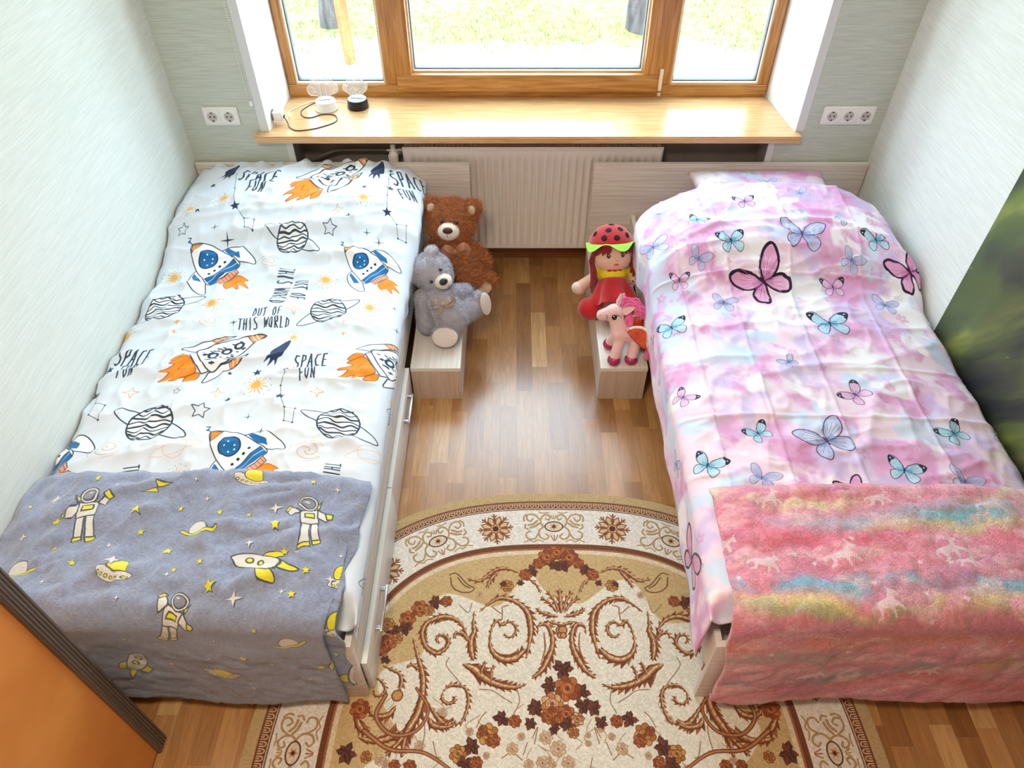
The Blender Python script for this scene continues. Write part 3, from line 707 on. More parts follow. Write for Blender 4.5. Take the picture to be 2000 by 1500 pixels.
# ---------------------------------------------------------------- textile patterns, drawn here in metres on each fabric
class Canvas:
    def __init__(s, x0, x1, y0, y1, ppm, base):
        s.x0, s.y0, s.k = x0, y0, ppm
        s.w, s.h = int((x1 - x0) * ppm), int((y1 - y0) * ppm)
        s.a = np.empty((s.h, s.w, 3), np.float32); s.a[:] = np.array(base, np.float32) / 255 if not isinstance(base, np.ndarray) else base
        s.t = (0, 0, 0, 1, 1)
    def grid(s):
        return np.meshgrid(s.x0 + (np.arange(s.w) + .5) / s.k, s.y0 + (np.arange(s.h) + .5) / s.k)
    def at(s, x, y, rot=0, sc=1, fl=1): s.t = (x, y, rot, sc, fl); return s
    def T(s, pts):
        p = np.array(pts, float).reshape(-1, 2); x, y, r, sc, fl = s.t
        X = p[:, 0] * sc * fl; Y = p[:, 1] * sc; c, n = math.cos(r), math.sin(r)
        return np.stack([x + X * c - Y * n, y + X * n + Y * c], 1)
    def _win(s, P, pad):
        a = int(math.floor((P[:, 0].min() - pad - s.x0) * s.k)); b = int(math.ceil((P[:, 0].max() + pad - s.x0) * s.k)) + 1
        c = int(math.floor((P[:, 1].min() - pad - s.y0) * s.k)); d = int(math.ceil((P[:, 1].max() + pad - s.y0) * s.k)) + 1
        a, b, c, d = max(a, 0), min(b, s.w), max(c, 0), min(d, s.h)
        if a >= b or c >= d: return None
        gx = s.x0 + (np.arange(a, b) + .5) / s.k; gy = s.y0 + (np.arange(c, d) + .5) / s.k
        return a, b, c, d, gx[None, :], gy[:, None]
    def _put(s, a, b, c, d, al, col):
        v = s.a[c:d, a:b]; v += (np.array(col, np.float32) / 255 - v) * al[..., None].astype(np.float32)
    @staticmethod
    def _seg(gx, gy, p, q):
        dx, dy = q - p; L = dx * dx + dy * dy + 1e-12
        t = np.clip(((gx - p[0]) * dx + (gy - p[1]) * dy) / L, 0, 1)
        return np.hypot(gx - p[0] - t * dx, gy - p[1] - t * dy), t
    def line(s, pts, w, col, al=1, w2=None, loop=False, raw=False):
        P = np.array(pts, float) if raw else s.T(pts)
        if loop: P = np.vstack([P, P[:1]])
        w = w * (1 if raw else s.t[3]); w2 = w if w2 is None else w2 * (1 if raw else s.t[3]); W = s._win(P, max(w, w2) + 2 / s.k)
        if W is None: return s
        a, b, c, d, gx, gy = W; A = np.zeros((d - c, b - a)); n = len(P) - 1
        for i in range(n):
            wi = w + (w2 - w) * (i + .5) / n
            W2 = s._win(P[i:i + 2], wi + 2 / s.k)
            if W2 is None: continue
            e, f, g, h, hx, hy = W2
            D, _ = s._seg(hx, hy, P[i], P[i + 1])
            v = A[g - c:h - c, e - a:f - a]; np.maximum(v, np.clip((wi / 2 - D) * s.k + .5, 0, 1), out=v)
        s._put(a, b, c, d, A * al, col); return s
    def poly(s, pts, col, al=1, ow=0, oc=None, soft=0):
        P = s.T(pts); W = s._win(P, 2 / s.k + soft)
        if W is None: return s
        a, b, c, d, gx, gy = W; ins = np.zeros((d - c, b - a), bool); D = np.full((d - c, b - a), 9.)
        Q = np.roll(P, -1, 0)
        for p, q in zip(P, Q):
            if p[1] != q[1]:
                cr = ((p[1] > gy) != (q[1] > gy)) & (gx < (q[0] - p[0]) * (gy - p[1]) / (q[1] - p[1]) + p[0]); ins ^= cr
            D = np.minimum(D, s._seg(gx, gy, p, q)[0])
        sd = np.where(ins, D, -D)
        A = np.clip(sd * s.k + .5, 0, 1) if not soft else np.clip(sd / soft * .5 + .5, 0, 1)
        s._put(a, b, c, d, A * al, col)
        if ow: s.line(list(pts) + [pts[0]], ow, oc)
        return s
    def ell(s, x, y, rx, ry, col, al=1, ow=0, oc=None, rot=0, n=30, fill=True):
        c, q = math.cos(rot), math.sin(rot)
        pts = [(x + rx * math.cos(t) * c - ry * math.sin(t) * q, y + rx * math.cos(t) * q + ry * math.sin(t) * c) for t in [2 * PI * k / n for k in range(n)]]
        if fill: s.poly(pts, col, al)
        if ow: s.line(pts + [pts[0]], ow, oc)
        return s
GL = {'S': [[(.75, .95), (.3, 1), (.1, .75), (.35, .55), (.7, .42), (.75, .15), (.45, 0), (.08, .08)]], 'P': [[(.15, 0), (.2, 1), (.7, .92), (.75, .6), (.2, .45)]],
      'A': [[(.02, 0), (.45, 1), (.8, 0)], [(.15, .38), (.72, .38)]], 'C': [[(.8, .95), (.35, .9), (.1, .45), (.3, .05), (.72, .06)]], 'E': [[(.75, 1), (.2, .98), (.15, 0), (.7, .03)], [(.18, .52), (.62, .52)]],
      'F': [[(.8, 1), (.2, .98), (.15, 0)], [(.18, .52), (.62, .54)]], 'U': [[(.12, 1), (.12, .25), (.4, 0), (.68, .2), (.75, 1)]], 'N': [[(.1, 0), (.15, 1), (.68, 0), (.75, 1)]],
      'O': [[(.42, 1), (.1, .6), (.18, .08), (.55, .03), (.75, .5), (.62, .95), (.42, 1)]], 'T': [[(.05, .98), (.85, 1)], [(.45, .99), (.42, 0)]], 'H': [[(.12, 1), (.12, 0)], [(.72, 1), (.7, 0)], [(.12, .5), (.7, .5)]],
      'I': [[(.4, 1), (.4, 0)]], 'W': [[(.02, 1), (.2, 0), (.45, .7), (.66, 0), (.9, 1)]], 'R': [[(.15, 0), (.18, 1), (.7, .9), (.65, .55), (.2, .48), (.75, 0)]], 'L': [[(.2, 1), (.15, 0), (.7, .03)]], 'D': [[(.15, 0), (.18, 1), (.7, .75), (.7, .25), (.15, 0)]]}
def text(c, txt, x, y, rot, h, col, lw=.085, asp=.30):
    """hand-drawn capitals centred on (x, y)"""
    n = len(txt); w = asp * h * 1.22
    for i, ch in enumerate(txt):
        if ch not in GL: continue
        ox = (i - n / 2) * w
        for st in GL[ch]: c.at(x, y, rot).line([(ox + px * asp * h, (py - .5) * h) for px, py in st], lw * h, col)
NAVY = (44, 60, 96); INK = (52, 66, 84); BLUE = (34, 112, 178); ORG = (244, 148, 44); PEACH = (240, 190, 140)
def star5(r, q=.42, a0=PI / 2, n=5): return [((r if k % 2 == 0 else r * q) * math.cos(a0 + PI * k / n), (r if k % 2 == 0 else r * q) * math.sin(a0 + PI * k / n)) for k in range(2 * n)]
def star4(r, q=.25): return star5(r, q, PI / 2, 4)
def rocket_a(c, x, y, rot, L):
    """round-window rocket, nose along +y, origin at the middle, length 1"""
    c.at(x, y, rot, L); lw = .013
    for f in (1, -1):
        c.t = (x, y, rot, L, f)
        c.poly(sm([(.22, .08), (.34, .04), (.45, -.10), (.46, -.36), (.40, -.46), (.30, -.30), (.20, -.18)], 5), (250, 252, 255), 1, lw, INK)
        c.poly([(.255, .06), (.315, .05), (.365, -.16), (.315, -.24), (.25, -.12)] if f > 0 else [(.27, .05), (.33, .02), (.38, -.16), (.31, -.22)], BLUE)
    c.t = (x, y, rot, L, 1)
    c.poly([(-.17, -.34), (.17, -.34), (.15, -.44), (-.15, -.44)], (238, 170, 140), 1, lw * .7, INK)
    for k in range(6): c.line([(-.13 + k * .052, -.345), (-.12 + k * .048, -.435)], lw * .7, (190, 90, 60))
    body = sm([(0, .5), (.10, .38), (.21, .12), (.25, -.12), (.23, -.33), (-.23, -.33), (-.25, -.12), (-.21, .12), (-.10, .38)], 5, True)
    c.poly(body, (250, 252, 255), 1, lw, INK)
    c.poly([(0, .5), (.10, .37), (-.10, .37)], ORG, 1, lw * .8, INK)
    c.poly([(-.245, -.20), (.245, -.20), (.24, -.33), (-.24, -.33)], BLUE, 1, lw * .6, NAVY)
    c.line([(-.24, -.26), (.24, -.26)], lw * .8, (180, 214, 236))
    c.ell(0, .10, .135, .135, BLUE, 1, lw * 1.4, (24, 60, 110))
    for p in ((-.04, .14), (.05, .06), (.03, .15), (-.06, .05), (.01, .02)): c.ell(p[0], p[1], .013, .013, (225, 240, 250), n=8)
    for k in range(4): c.ell(-.135 + k * .09, -.12, .020, .020, (30, 40, 60), n=10)
    c.line([(0, .5), (-.005, .56)], lw, INK); c.ell(-.005, .575, .022, .022, BLUE, n=10); c.line([(-.005, .58), (.05, .60), (.02, .64)], lw, INK)
    fl = sm([(-.12, -.47), (-.15, -.60), (-.07, -.62), (-.06, -.76), (.02, -.66), (.07, -.80), (.11, -.62), (.17, -.64), (.13, -.47), (0, -.45)], 4, True)
    c.poly(fl, ORG, 1, lw * .7, (196, 100, 40)); c.line(sm([(-.05, -.52), (0, -.60), (.04, -.53), (.08, -.6)], 4), lw * .6, (210, 100, 30))
def rocket_b(c, x, y, rot, L):
    """spotted rocket with three rings, nose along +y, length 1"""
    lw = .010
    c.at(x, y, rot, L)
    for f in (1, -1):
        c.t = (x, y, rot, L, f)
        c.poly(sm([(.145, .26), (.20, .16), (.235, -.02), (.245, -.22), (.165, -.14)], 5), (250, 252, 255), 1, lw, INK)
        c.poly([(.165, .20), (.195, .16), (.222, .05), (.158, .07)], (238, 160, 96), 1, lw * .6, (150, 90, 60))
        c.line([(.16, .16), (.20, .13)], lw * .8, (250, 230, 210)); c.line([(.16, .11), (.21, .085)], lw * .8, (250, 230, 210))
        c.poly(sm([(.12, -.20), (.175, -.26), (.15, -.36), (.11, -.30)], 4, True), ORG, 1, lw * .6, (150, 80, 40))
    c.t = (x, y, rot, L, 1)
    c.poly([(-.15, -.12), (.15, -.12), (.135, -.19), (-.135, -.19)], (250, 252, 255), 1, lw, INK)
    body = sm([(0, .5), (.055, .38), (.12, .18), (.15, .0), (.15, -.12), (-.15, -.12), (-.15, 0), (-.12, .18), (-.055, .38)], 5, True)
    c.poly(body, (250, 252, 255), 1, lw * 1.1, INK)
    c.poly([(0, .5), (.07, .35), (-.07, .35)], (238, 160, 96), 1, lw * .8, INK); c.line([(-.05, .385), (.05, .385)], lw, (255, 240, 225)); c.line([(-.035, .42), (.035, .42)], lw, (255, 240, 225))
    rg = random.Random(3)
    for k in range(70):
        px, py = rg.uniform(-.125, .125), rg.uniform(-.10, .28)
        if (abs(px) < .046 and py > -.05) or abs(px) > .138 - max(0, py) * .22: continue
        c.line([(px, py), (px + .014, py + .014)], .014, INK)
    for k in range(3): c.ell(0, .235 - k * .125, .034, .040, (226, 238, 250), 1, .024, (40, 60, 84))
    fl = sm([(-.11, -.22), (-.12, -.38), (-.07, -.35), (-.07, -.50), (-.02, -.42), (.02, -.54), (.05, -.40), (.08, -.46), (.11, -.34), (.10, -.22), (0, -.20)], 4, True)
    c.poly(fl, ORG, 1, lw * .8, (180, 90, 40)); c.line(sm([(-.04, -.28), (-.01, -.34), (.02, -.28), (.05, -.33)], 4), lw * .7, (190, 90, 30))
def planet(c, x, y, rot, R, tilt):
    lw = .055
    c.at(x, y, rot, R)
    ring = [(2.05 * math.cos(t), .42 * math.sin(t)) for t in [2 * PI * k / 40 for k in range(41)]]
    ct, st_ = math.cos(tilt), math.sin(tilt); ring = [(a * ct - b * st_, a * st_ + b * ct) for a, b in ring]
    c.line(ring, lw, INK)
    c.ell(0, 0, 1, .98, (248, 251, 255), 1, lw * 1.4, INK)
    for k in range(8):
        yy = -.82 + k * .235; hw = math.sqrt(max(0, 1 - yy * yy)) * .96
        P_ = sm([(hw * q, yy + .085 * math.sin(q * 6 + k * 1.3)) for q in (-1, -.6, -.2, .2, .6, 1)], 4)
        c.line(P_, lw * (1.9 if k % 2 else 1.2), INK)
def sun(c, x, y, R):
    c.at(x, y, .3, R)
    for k in range(14):
        a = 2 * PI * k / 14; r1 = .95 if k % 2 else .72
        c.line([(.25 * math.cos(a), .25 * math.sin(a)), (r1 * math.cos(a), r1 * math.sin(a))], .11, (240, 176, 84), w2=.05)
        c.ell(1.2 * math.cos(a + .2), 1.2 * math.sin(a + .2), .045, .045, (120, 110, 90), n=6)
    c.ell(0, 0, .40, .40, (246, 186, 92))
def galaxy(c, x, y, R, rot=0, col=(222, 178, 150)):
    c.at(x, y, rot, R)
    for o in (0, PI):
        c.line([((.08 + .30 * t) * math.cos(t * 1.9 + o), .62 * (.08 + .30 * t) * math.sin(t * 1.9 + o)) for t in [k * .11 for k in range(28)]], .055, col, .9)
    for o in (.6, 2.6, 4.6): c.line([(1.12 * math.cos(o + k * .12), .70 * math.sin(o + k * .12)) for k in range(9)], .04, col, .8)
def splash(c, x, y, rot, L):
    c.at(x, y, rot, L)
    c.poly(sm([(.0, .5), (.14, .20), (.20, -.1), (.13, -.22), (.17, -.42), (.05, -.28), (.0, -.52), (-.06, -.28), (-.16, -.44), (-.14, -.2), (-.20, -.05), (-.12, .22)], 4, True), NAVY)
def cross(c, x, y, R, col=INK, rot=.1):
    c.at(x, y, rot, R); c.poly([(0, 1), (.1, .1), (1, 0), (.1, -.1), (0, -1), (-.1, -.1), (-1, 0), (-.1, .1)], col)
def saturn_line(c, x, y, rot, R, col=(238, 200, 176)):
    c.at(x, y, rot, R); c.ell(0, 0, .62, .55, col, fill=False, ow=.04, oc=col); c.ell(0, -.05, 1.3, .28, col, fill=False, ow=.04, oc=col)
def constel(c, P, col=INK):
    for seg in P: c.at(0, 0).line(seg, .0016, col)
    for seg in P:
        for p in seg: c.at(p[0], p[1]).ell(0, 0, .0035, .0035, col, n=8)
SPACE = [['ra',-1.156,2.271,0.8,0.265],['ra',-0.573,2.264,0.83,0.214],['ra',-0.827,1.357,0.88,0.234],['ra',-1.429,1.374,0.76,0.279],['rb',-1.003,1.768,-0.94,0.343],['rb',-0.42,1.789,-0.94,0.349],['rb',-0.761,2.721,-0.72,0.417],['pl',-0.86,2.369,-0.46,0.061],['pl',-1.265,2.029,0.42,0.071],['pl',-0.666,2.002,0.68,0.061],['pl',-1.12,1.469,-0.43,0.07],['pl',-0.542,1.474,-0.35,0.063],['su',-1.163,2.563,0,0.036],['su',-0.601,2.558,0,0.034],['su',-1.092,2.038,0,0.035],['su',-0.705,2.178,0,0.033],['su',-0.527,2.045,0,0.03],['su',-1.292,2.212,0,0.036],['su',-0.763,1.864,0,0.026],['su',-0.83,1.627,0,0.04],['su',-0.978,1.269,0,0.033],['su',-1.373,1.912,0,0.032],['su',-1.296,2.528,0,0.028],['su',-0.386,1.635,0,0.024],['ga',-1.078,1.94,0,0.043],['ga',-0.506,1.959,0,0.041],['ga',-0.939,2.27,0,0.039],['ga',-1.213,1.367,0.3,0.048],['ga',-0.614,1.361,0,0.048],['st',-1.108,2.518,0,0.019],['st',-0.506,2.507,0,0.018],['st',-1.255,2.504,0,0.013],['st',-0.654,2.475,0,0.014],['st',-1.238,2.669,0,0.014],['st',-0.614,2.651,0,0.013],['st',-0.523,2.795,0,0.01],['st',-0.509,2.658,0,0.015],['st',-1.357,1.733,0,0.015],['st',-0.903,1.564,0,0.013],['st',-0.847,1.697,0,0.015],['st',-0.746,1.695,0,0.014],['st',-0.741,1.575,0,0.015],['st',-1.375,1.632,0,0.018],['st',-0.938,1.697,0,0.008],['cr',-1.173,2.427,0,0.018],['cr',-1.114,2.37,0,0.029],['cr',-0.577,2.405,0,0.016],['cr',-0.528,2.366,0,0.023],['cr',-0.984,1.931,0,0.017],['cr',-0.993,1.933,0,0.012],['cr',-0.442,2.066,0,0.011],['cr',-0.421,1.96,0,0.017],['cr',-0.822,1.493,0,0.014],['cr',-0.769,1.435,0,0.02],['os',-0.72,2.412,0,0.028],['os',-0.977,1.518,0,0.03],['os',-1.308,2.439,0,0.025],['os',-1.078,1.602,0,0.012],['di',-0.7,2.505,0,0.022],['di',-0.789,2.006,0,0.024],['di',-1.231,1.61,0,0.025],['di',-0.951,1.602,0,0.023],['di',-0.631,1.601,0,0.022],['di',-0.886,2.508,0,0.012],['ds',-1.185,1.941,0,0.015],['ds',-1.176,1.882,0,0.013],['ds',-0.599,1.937,0,0.014],['ds',-0.594,1.884,0,0.012],['sp',-1.195,2.785,-0.34,0.105],['sp',-0.794,1.786,-0.41,0.115],['sp',-0.576,2.785,-0.16,0.124],['sa',-1.005,1.367,0.45,0.058],['sa',-0.438,1.383,0.45,0.056]]
SPACE_TXT = [['SPACE', -1.053, 2.726, -0.1, 0.09], ['FUN', -1.049, 2.641, -0.07, 0.071], ['SPACE', -0.442, 2.763, 0.39, 0.086], ['FUN', -0.44, 2.66, 0.44, 0.067], ['SPACE', -1.283, 1.778, -0.12, 0.069], ['FUN', -1.284, 1.715, 0.0, 0.056], ['SPACE', -0.674, 1.739, 0.1, 0.063], ['FUN', -0.673, 1.677, 0.17, 0.051], ['OUT OF', -0.88, 1.994, 0.1, 0.048], ['THIS WORLD', -0.878, 1.933, 0.11, 0.049], ['THIS WORLD', -0.861, 2.14, -1.58, 0.055], ['OUT OF', -0.795, 2.125, -1.55, 0.051], ['THIS W', -1.112, 1.264, -1.43, 0.044], ['THIS W', -0.53, 1.273, -1.55, 0.043]]
CONST = [[[[-1.163,2.757],[-1.134,2.626],[-1.108,2.518]],[[-1.108,2.518],[-1.06,2.456],[-1.022,2.456],[-1.015,2.393],[-1.049,2.408],[-1.06,2.456]]],[[[-0.524,2.729],[-0.516,2.605],[-0.506,2.507]],[[-0.506,2.507],[-0.466,2.456],[-0.43,2.468],[-0.428,2.402],[-0.459,2.408],[-0.466,2.456]]],[[[-0.746,1.695],[-0.752,1.627],[-0.738,1.571]],[[-0.738,1.571],[-0.716,1.527],[-0.685,1.53],[-0.679,1.465],[-0.708,1.475],[-0.716,1.527]]],[[[-1.357,1.627],[-1.341,1.578]],[[-1.341,1.578],[-1.296,1.556],[-1.294,1.493],[-1.334,1.517],[-1.341,1.578]]]]
RUG_AX = 0.148
RUG_S = [['s',0.012,0.026,[[-0.113,1.104],[-0.081,1.133],[-0.048,1.151],[-0.008,1.144],[0.025,1.122],[0.044,1.094],[0.05,1.059],[0.05,1.025],[0.036,0.953]]],['s',0.01,0.034,[[-0.079,1.025],[-0.075,0.986],[-0.058,0.96],[-0.03,0.947],[0.002,0.953],[0.033,0.979]]],['s',0.012,0.006,[[-0.077,1.005],[-0.073,1.046],[-0.057,1.073],[-0.041,1.059],[-0.015,1.07],[0.005,1.049],[-0.002,1.025],[-0.021,1.019],[-0.034,1.029]]],['s',0.01,0.028,[[-0.13,1.104],[-0.131,1.059],[-0.127,1.039],[-0.136,1.009],[-0.134,0.976],[-0.127,0.947]]],['s',0.022,0.008,[[-0.142,1.005],[-0.163,1.053],[-0.187,1.077],[-0.221,1.087],[-0.253,1.08],[-0.281,1.063],[-0.291,1.032],[-0.282,0.999],[-0.267,0.979],[-0.241,0.966],[-0.217,0.979],[-0.206,1.002],[-0.216,1.022],[-0.239,1.025],[-0.244,1.009],[-0.234,0.999]]],['s',0.012,0.008,[[-0.148,1.009],[-0.162,1.029],[-0.185,1.032],[-0.19,1.015]]],['s',0.04,0.01,[[-0.154,0.931],[-0.123,0.918],[-0.1,0.897],[-0.069,0.878],[-0.032,0.866],[0.005,0.863],[0.035,0.872]]],['s',0.01,0.006,[[-0.103,0.903],[-0.095,0.928],[-0.089,0.937]]],['s',0.01,0.006,[[-0.072,0.884],[-0.07,0.912],[-0.061,0.928]]],['s',0.01,0.026,[[0.072,1.029],[0.076,1.056],[0.102,1.059],[0.117,1.025],[0.116,0.986],[0.102,0.95],[0.082,0.915],[0.054,0.891]]],['t',0.007,0.007,[[0.092,1.032],[0.095,0.982],[0.08,0.934]]],['s',0.014,0.012,[[0.012,1.243],[-0.026,1.259],[-0.06,1.255],[-0.087,1.236],[-0.117,1.213],[-0.158,1.221]]],['s',0.016,0.008,[[-0.057,1.247],[-0.08,1.217],[-0.093,1.187]]],['o',0.004,0.004,[[-0.213,1.225],[-0.204,1.191],[-0.176,1.173],[-0.146,1.173],[-0.133,1.187],[-0.157,1.202],[-0.193,1.24],[-0.217,1.236]]],['o',0.004,0.004,[[-0.189,1.225],[-0.167,1.198],[-0.146,1.187]]],['s',0.012,0.034,[[-0.318,1.015],[-0.305,0.976],[-0.289,0.934],[-0.277,0.897],[-0.273,0.86],[-0.275,0.821],[-0.284,0.783],[-0.299,0.755],[-0.313,0.721],[-0.316,0.673]]],['s',0.02,0.01,[[-0.304,0.744],[-0.332,0.705],[-0.362,0.673]]],['s',0.008,0.012,[[-0.328,0.922],[-0.313,0.931],[-0.293,0.918]]],['s',0.008,0.014,[[-0.4,0.928],[-0.371,0.915],[-0.348,0.903],[-0.339,0.878],[-0.345,0.848]]],['s',0.022,0.01,[[-0.349,0.809],[-0.364,0.786],[-0.393,0.778],[-0.418,0.789],[-0.424,0.809]]],['s',0.01,0.006,[[-0.417,0.891],[-0.397,0.878],[-0.385,0.857],[-0.395,0.839],[-0.413,0.84],[-0.418,0.854]]],['s',0.014,0.028,[[-0.444,0.721],[-0.414,0.713],[-0.379,0.713],[-0.351,0.724],[-0.335,0.738]]],['s',0.01,0.01,[[-0.214,0.848],[-0.197,0.866],[-0.173,0.869],[-0.148,0.86],[-0.137,0.833],[-0.139,0.801],[-0.152,0.766],[-0.175,0.755]]],['s',0.008,0.008,[[-0.214,0.848],[-0.214,0.827],[-0.197,0.815],[-0.179,0.821],[-0.177,0.836]]],['s',0.008,0.026,[[-0.257,0.821],[-0.237,0.792],[-0.217,0.769],[-0.196,0.755],[-0.173,0.766]]],['s',0.022,0.01,[[-0.248,0.775],[-0.237,0.755],[-0.204,0.748],[-0.175,0.755]]],['l',0.003,0.003,[[-0.202,0.953],[-0.207,0.928],[-0.167,0.881],[-0.157,0.863]]],['l',0.003,0.003,[[-0.105,0.857],[-0.068,0.854],[-0.038,0.836],[-0.008,0.818]]],['l',0.003,0.003,[[0.008,0.857],[0.014,0.821],[-0.001,0.789]]],['l',0.003,0.003,[[-0.263,0.778],[-0.257,0.732],[-0.263,0.683]]],['l',0.003,0.003,[[0.051,0.721],[0.066,0.749],[0.056,0.705]]],['l',0.003,0.003,[[-0.231,0.71],[-0.219,0.673],[-0.207,0.667]]],['l',0.003,0.003,[[-0.11,0.749],[-0.096,0.778],[-0.082,0.792]]],['l',0.003,0.003,[[-0.036,0.667],[-0.007,0.681],[0.021,0.662]]],['l',0.003,0.003,[[0.024,0.675],[0.036,0.708]]],['l',0.003,0.003,[[0.079,0.667],[0.086,0.641]]],['l',0.003,0.003,[[-0.18,1.129],[-0.149,1.101],[-0.138,1.133]]],['l',0.004,0.004,[[-0.074,1.122],[-0.041,1.097],[-0.04,1.119],[-0.021,1.126]]],['l',0.004,0.004,[[-0.039,1.097],[-0.041,1.077]]],['s',0.016,0.01,[[0.146,1.101],[0.148,1.136],[0.15,1.184]]],['s',0.01,0.01,[[0.14,1.104],[0.128,1.144],[0.106,1.176]]],['s',0.01,0.01,[[0.136,1.101],[0.114,1.133],[0.085,1.154]]],['s',0.014,0.008,[[0.136,1.087],[0.106,1.094],[0.081,1.104],[0.074,1.115]]],['s',0.012,0.012,[[0.109,1.07],[0.146,1.059]]],['c',0.01,0,[[0.144,1.042]]],['c',0.007,0,[[0.143,1.025]]],['c',0.012,0,[[-0.347,0.839]]],['s',0.012,0.006,[[0.032,1.232],[0.069,1.202],[0.085,1.169]]],['s',0.01,0.026,[[-0.459,0.818],[-0.463,0.789],[-0.449,0.755],[-0.428,0.732]]]]
RUG_F = [[0.11,1.302,0.029,0],[0.152,1.321,0.026,0],[0.081,1.278,0.019,0],[0.133,1.27,0.02,2],[0.06,1.251,0.019,2],[0.036,1.236,0.02,0],[0.019,1.206,0.011,2],[-0.025,1.195,0.02,1],[-0.036,1.202,0.011,2],[-0.115,1.162,0.011,4],[-0.305,1.115,0.026,0],[-0.257,1.136,0.021,2],[-0.221,1.14,0.018,0],[-0.275,1.108,0.017,1],[-0.341,1.08,0.025,0],[-0.347,1.049,0.021,2],[-0.382,1.039,0.023,2],[-0.394,1.002,0.026,0],[-0.366,1.015,0.016,1],[-0.407,0.979,0.019,0],[-0.396,0.947,0.014,2],[0.001,0.766,0.017,0],[-0.037,0.772,0.021,2],[-0.077,0.73,0.029,1],[-0.06,0.713,0.018,0],[-0.092,0.738,0.013,0],[-0.123,0.697,0.023,2],[-0.159,0.678,0.023,1],[-0.138,0.651,0.02,2],[-0.107,0.654,0.017,0],[0.046,0.761,0.017,2],[0.064,0.804,0.02,2],[-0.007,0.691,0.016,4],[-0.416,0.67,0.015,1],[0.019,0.724,0.01,4],[-0.079,0.673,0.009,4],[-0.334,0.647,0.015,0],[-0.291,0.645,0.017,0]]
RUG_C = [[0.147,0.918,0.027,2],[0.102,0.869,0.023,2],[0.199,0.851,0.021,2],[0.202,0.809,0.02,2],[0.061,0.804,0.02,2],[0.157,0.86,0.035,0],[0.11,0.815,0.03,3],[0.117,0.78,0.027,0],[0.15,0.786,0.024,0],[0.097,0.78,0.02,0],[0.113,0.746,0.015,2],[0.152,0.755,0.019,2],[0.182,0.772,0.018,3],[0.168,0.735,0.015,1],[0.089,0.721,0.017,4],[0.123,0.691,0.02,4],[0.149,0.654,0.017,4],[0.078,0.654,0.017,4]]
BUTTER = [[1.057,2.716,0.0,0.085,1],[1.164,2.583,0.35,0.092,1],[0.928,2.521,0.17,0.101,3],[0.593,2.508,-0.35,0.066,1],[0.721,2.41,-0.52,0.089,0],[0.545,2.315,0.09,0.128,1],[0.812,2.281,0.09,0.12,0],[1.086,2.313,-0.21,0.184,4],[1.259,2.384,-0.87,0.079,4],[1.366,2.295,0.09,0.121,0],[0.685,2.225,-0.52,0.096,1],[1.252,2.216,-0.61,0.1,1],[0.918,2.142,0.61,0.238,2],[1.469,2.184,0.52,0.193,2],[0.61,2.153,0.0,0.086,3],[1.172,2.123,0.09,0.106,3],[0.757,2.05,-0.26,0.107,1],[1.346,2.05,-0.26,0.112,1],[1.108,1.936,0.05,0.166,0],[0.558,1.946,0.17,0.124,0],[0.914,1.744,0.61,0.076,4],[0.545,1.612,-0.87,0.091,3],[1.092,1.599,0.79,0.118,3],[0.744,1.439,0.52,0.097,0],[0.939,1.404,0.44,0.192,4],[1.34,1.439,0.52,0.113,0],[0.572,1.331,-0.52,0.114,0],[0.714,1.27,-0.52,0.106,1],[0.96,1.229,0.35,0.102,2],[1.132,1.293,-0.44,0.122,0],[1.298,1.259,-0.44,0.118,1],[1.512,1.439,-0.79,0.105,4],[0.4,1.1,-1.3,0.2,2],[0.43,1.42,-1.2,0.1,4],[0.42,2.0,-0.6,0.07,3]]
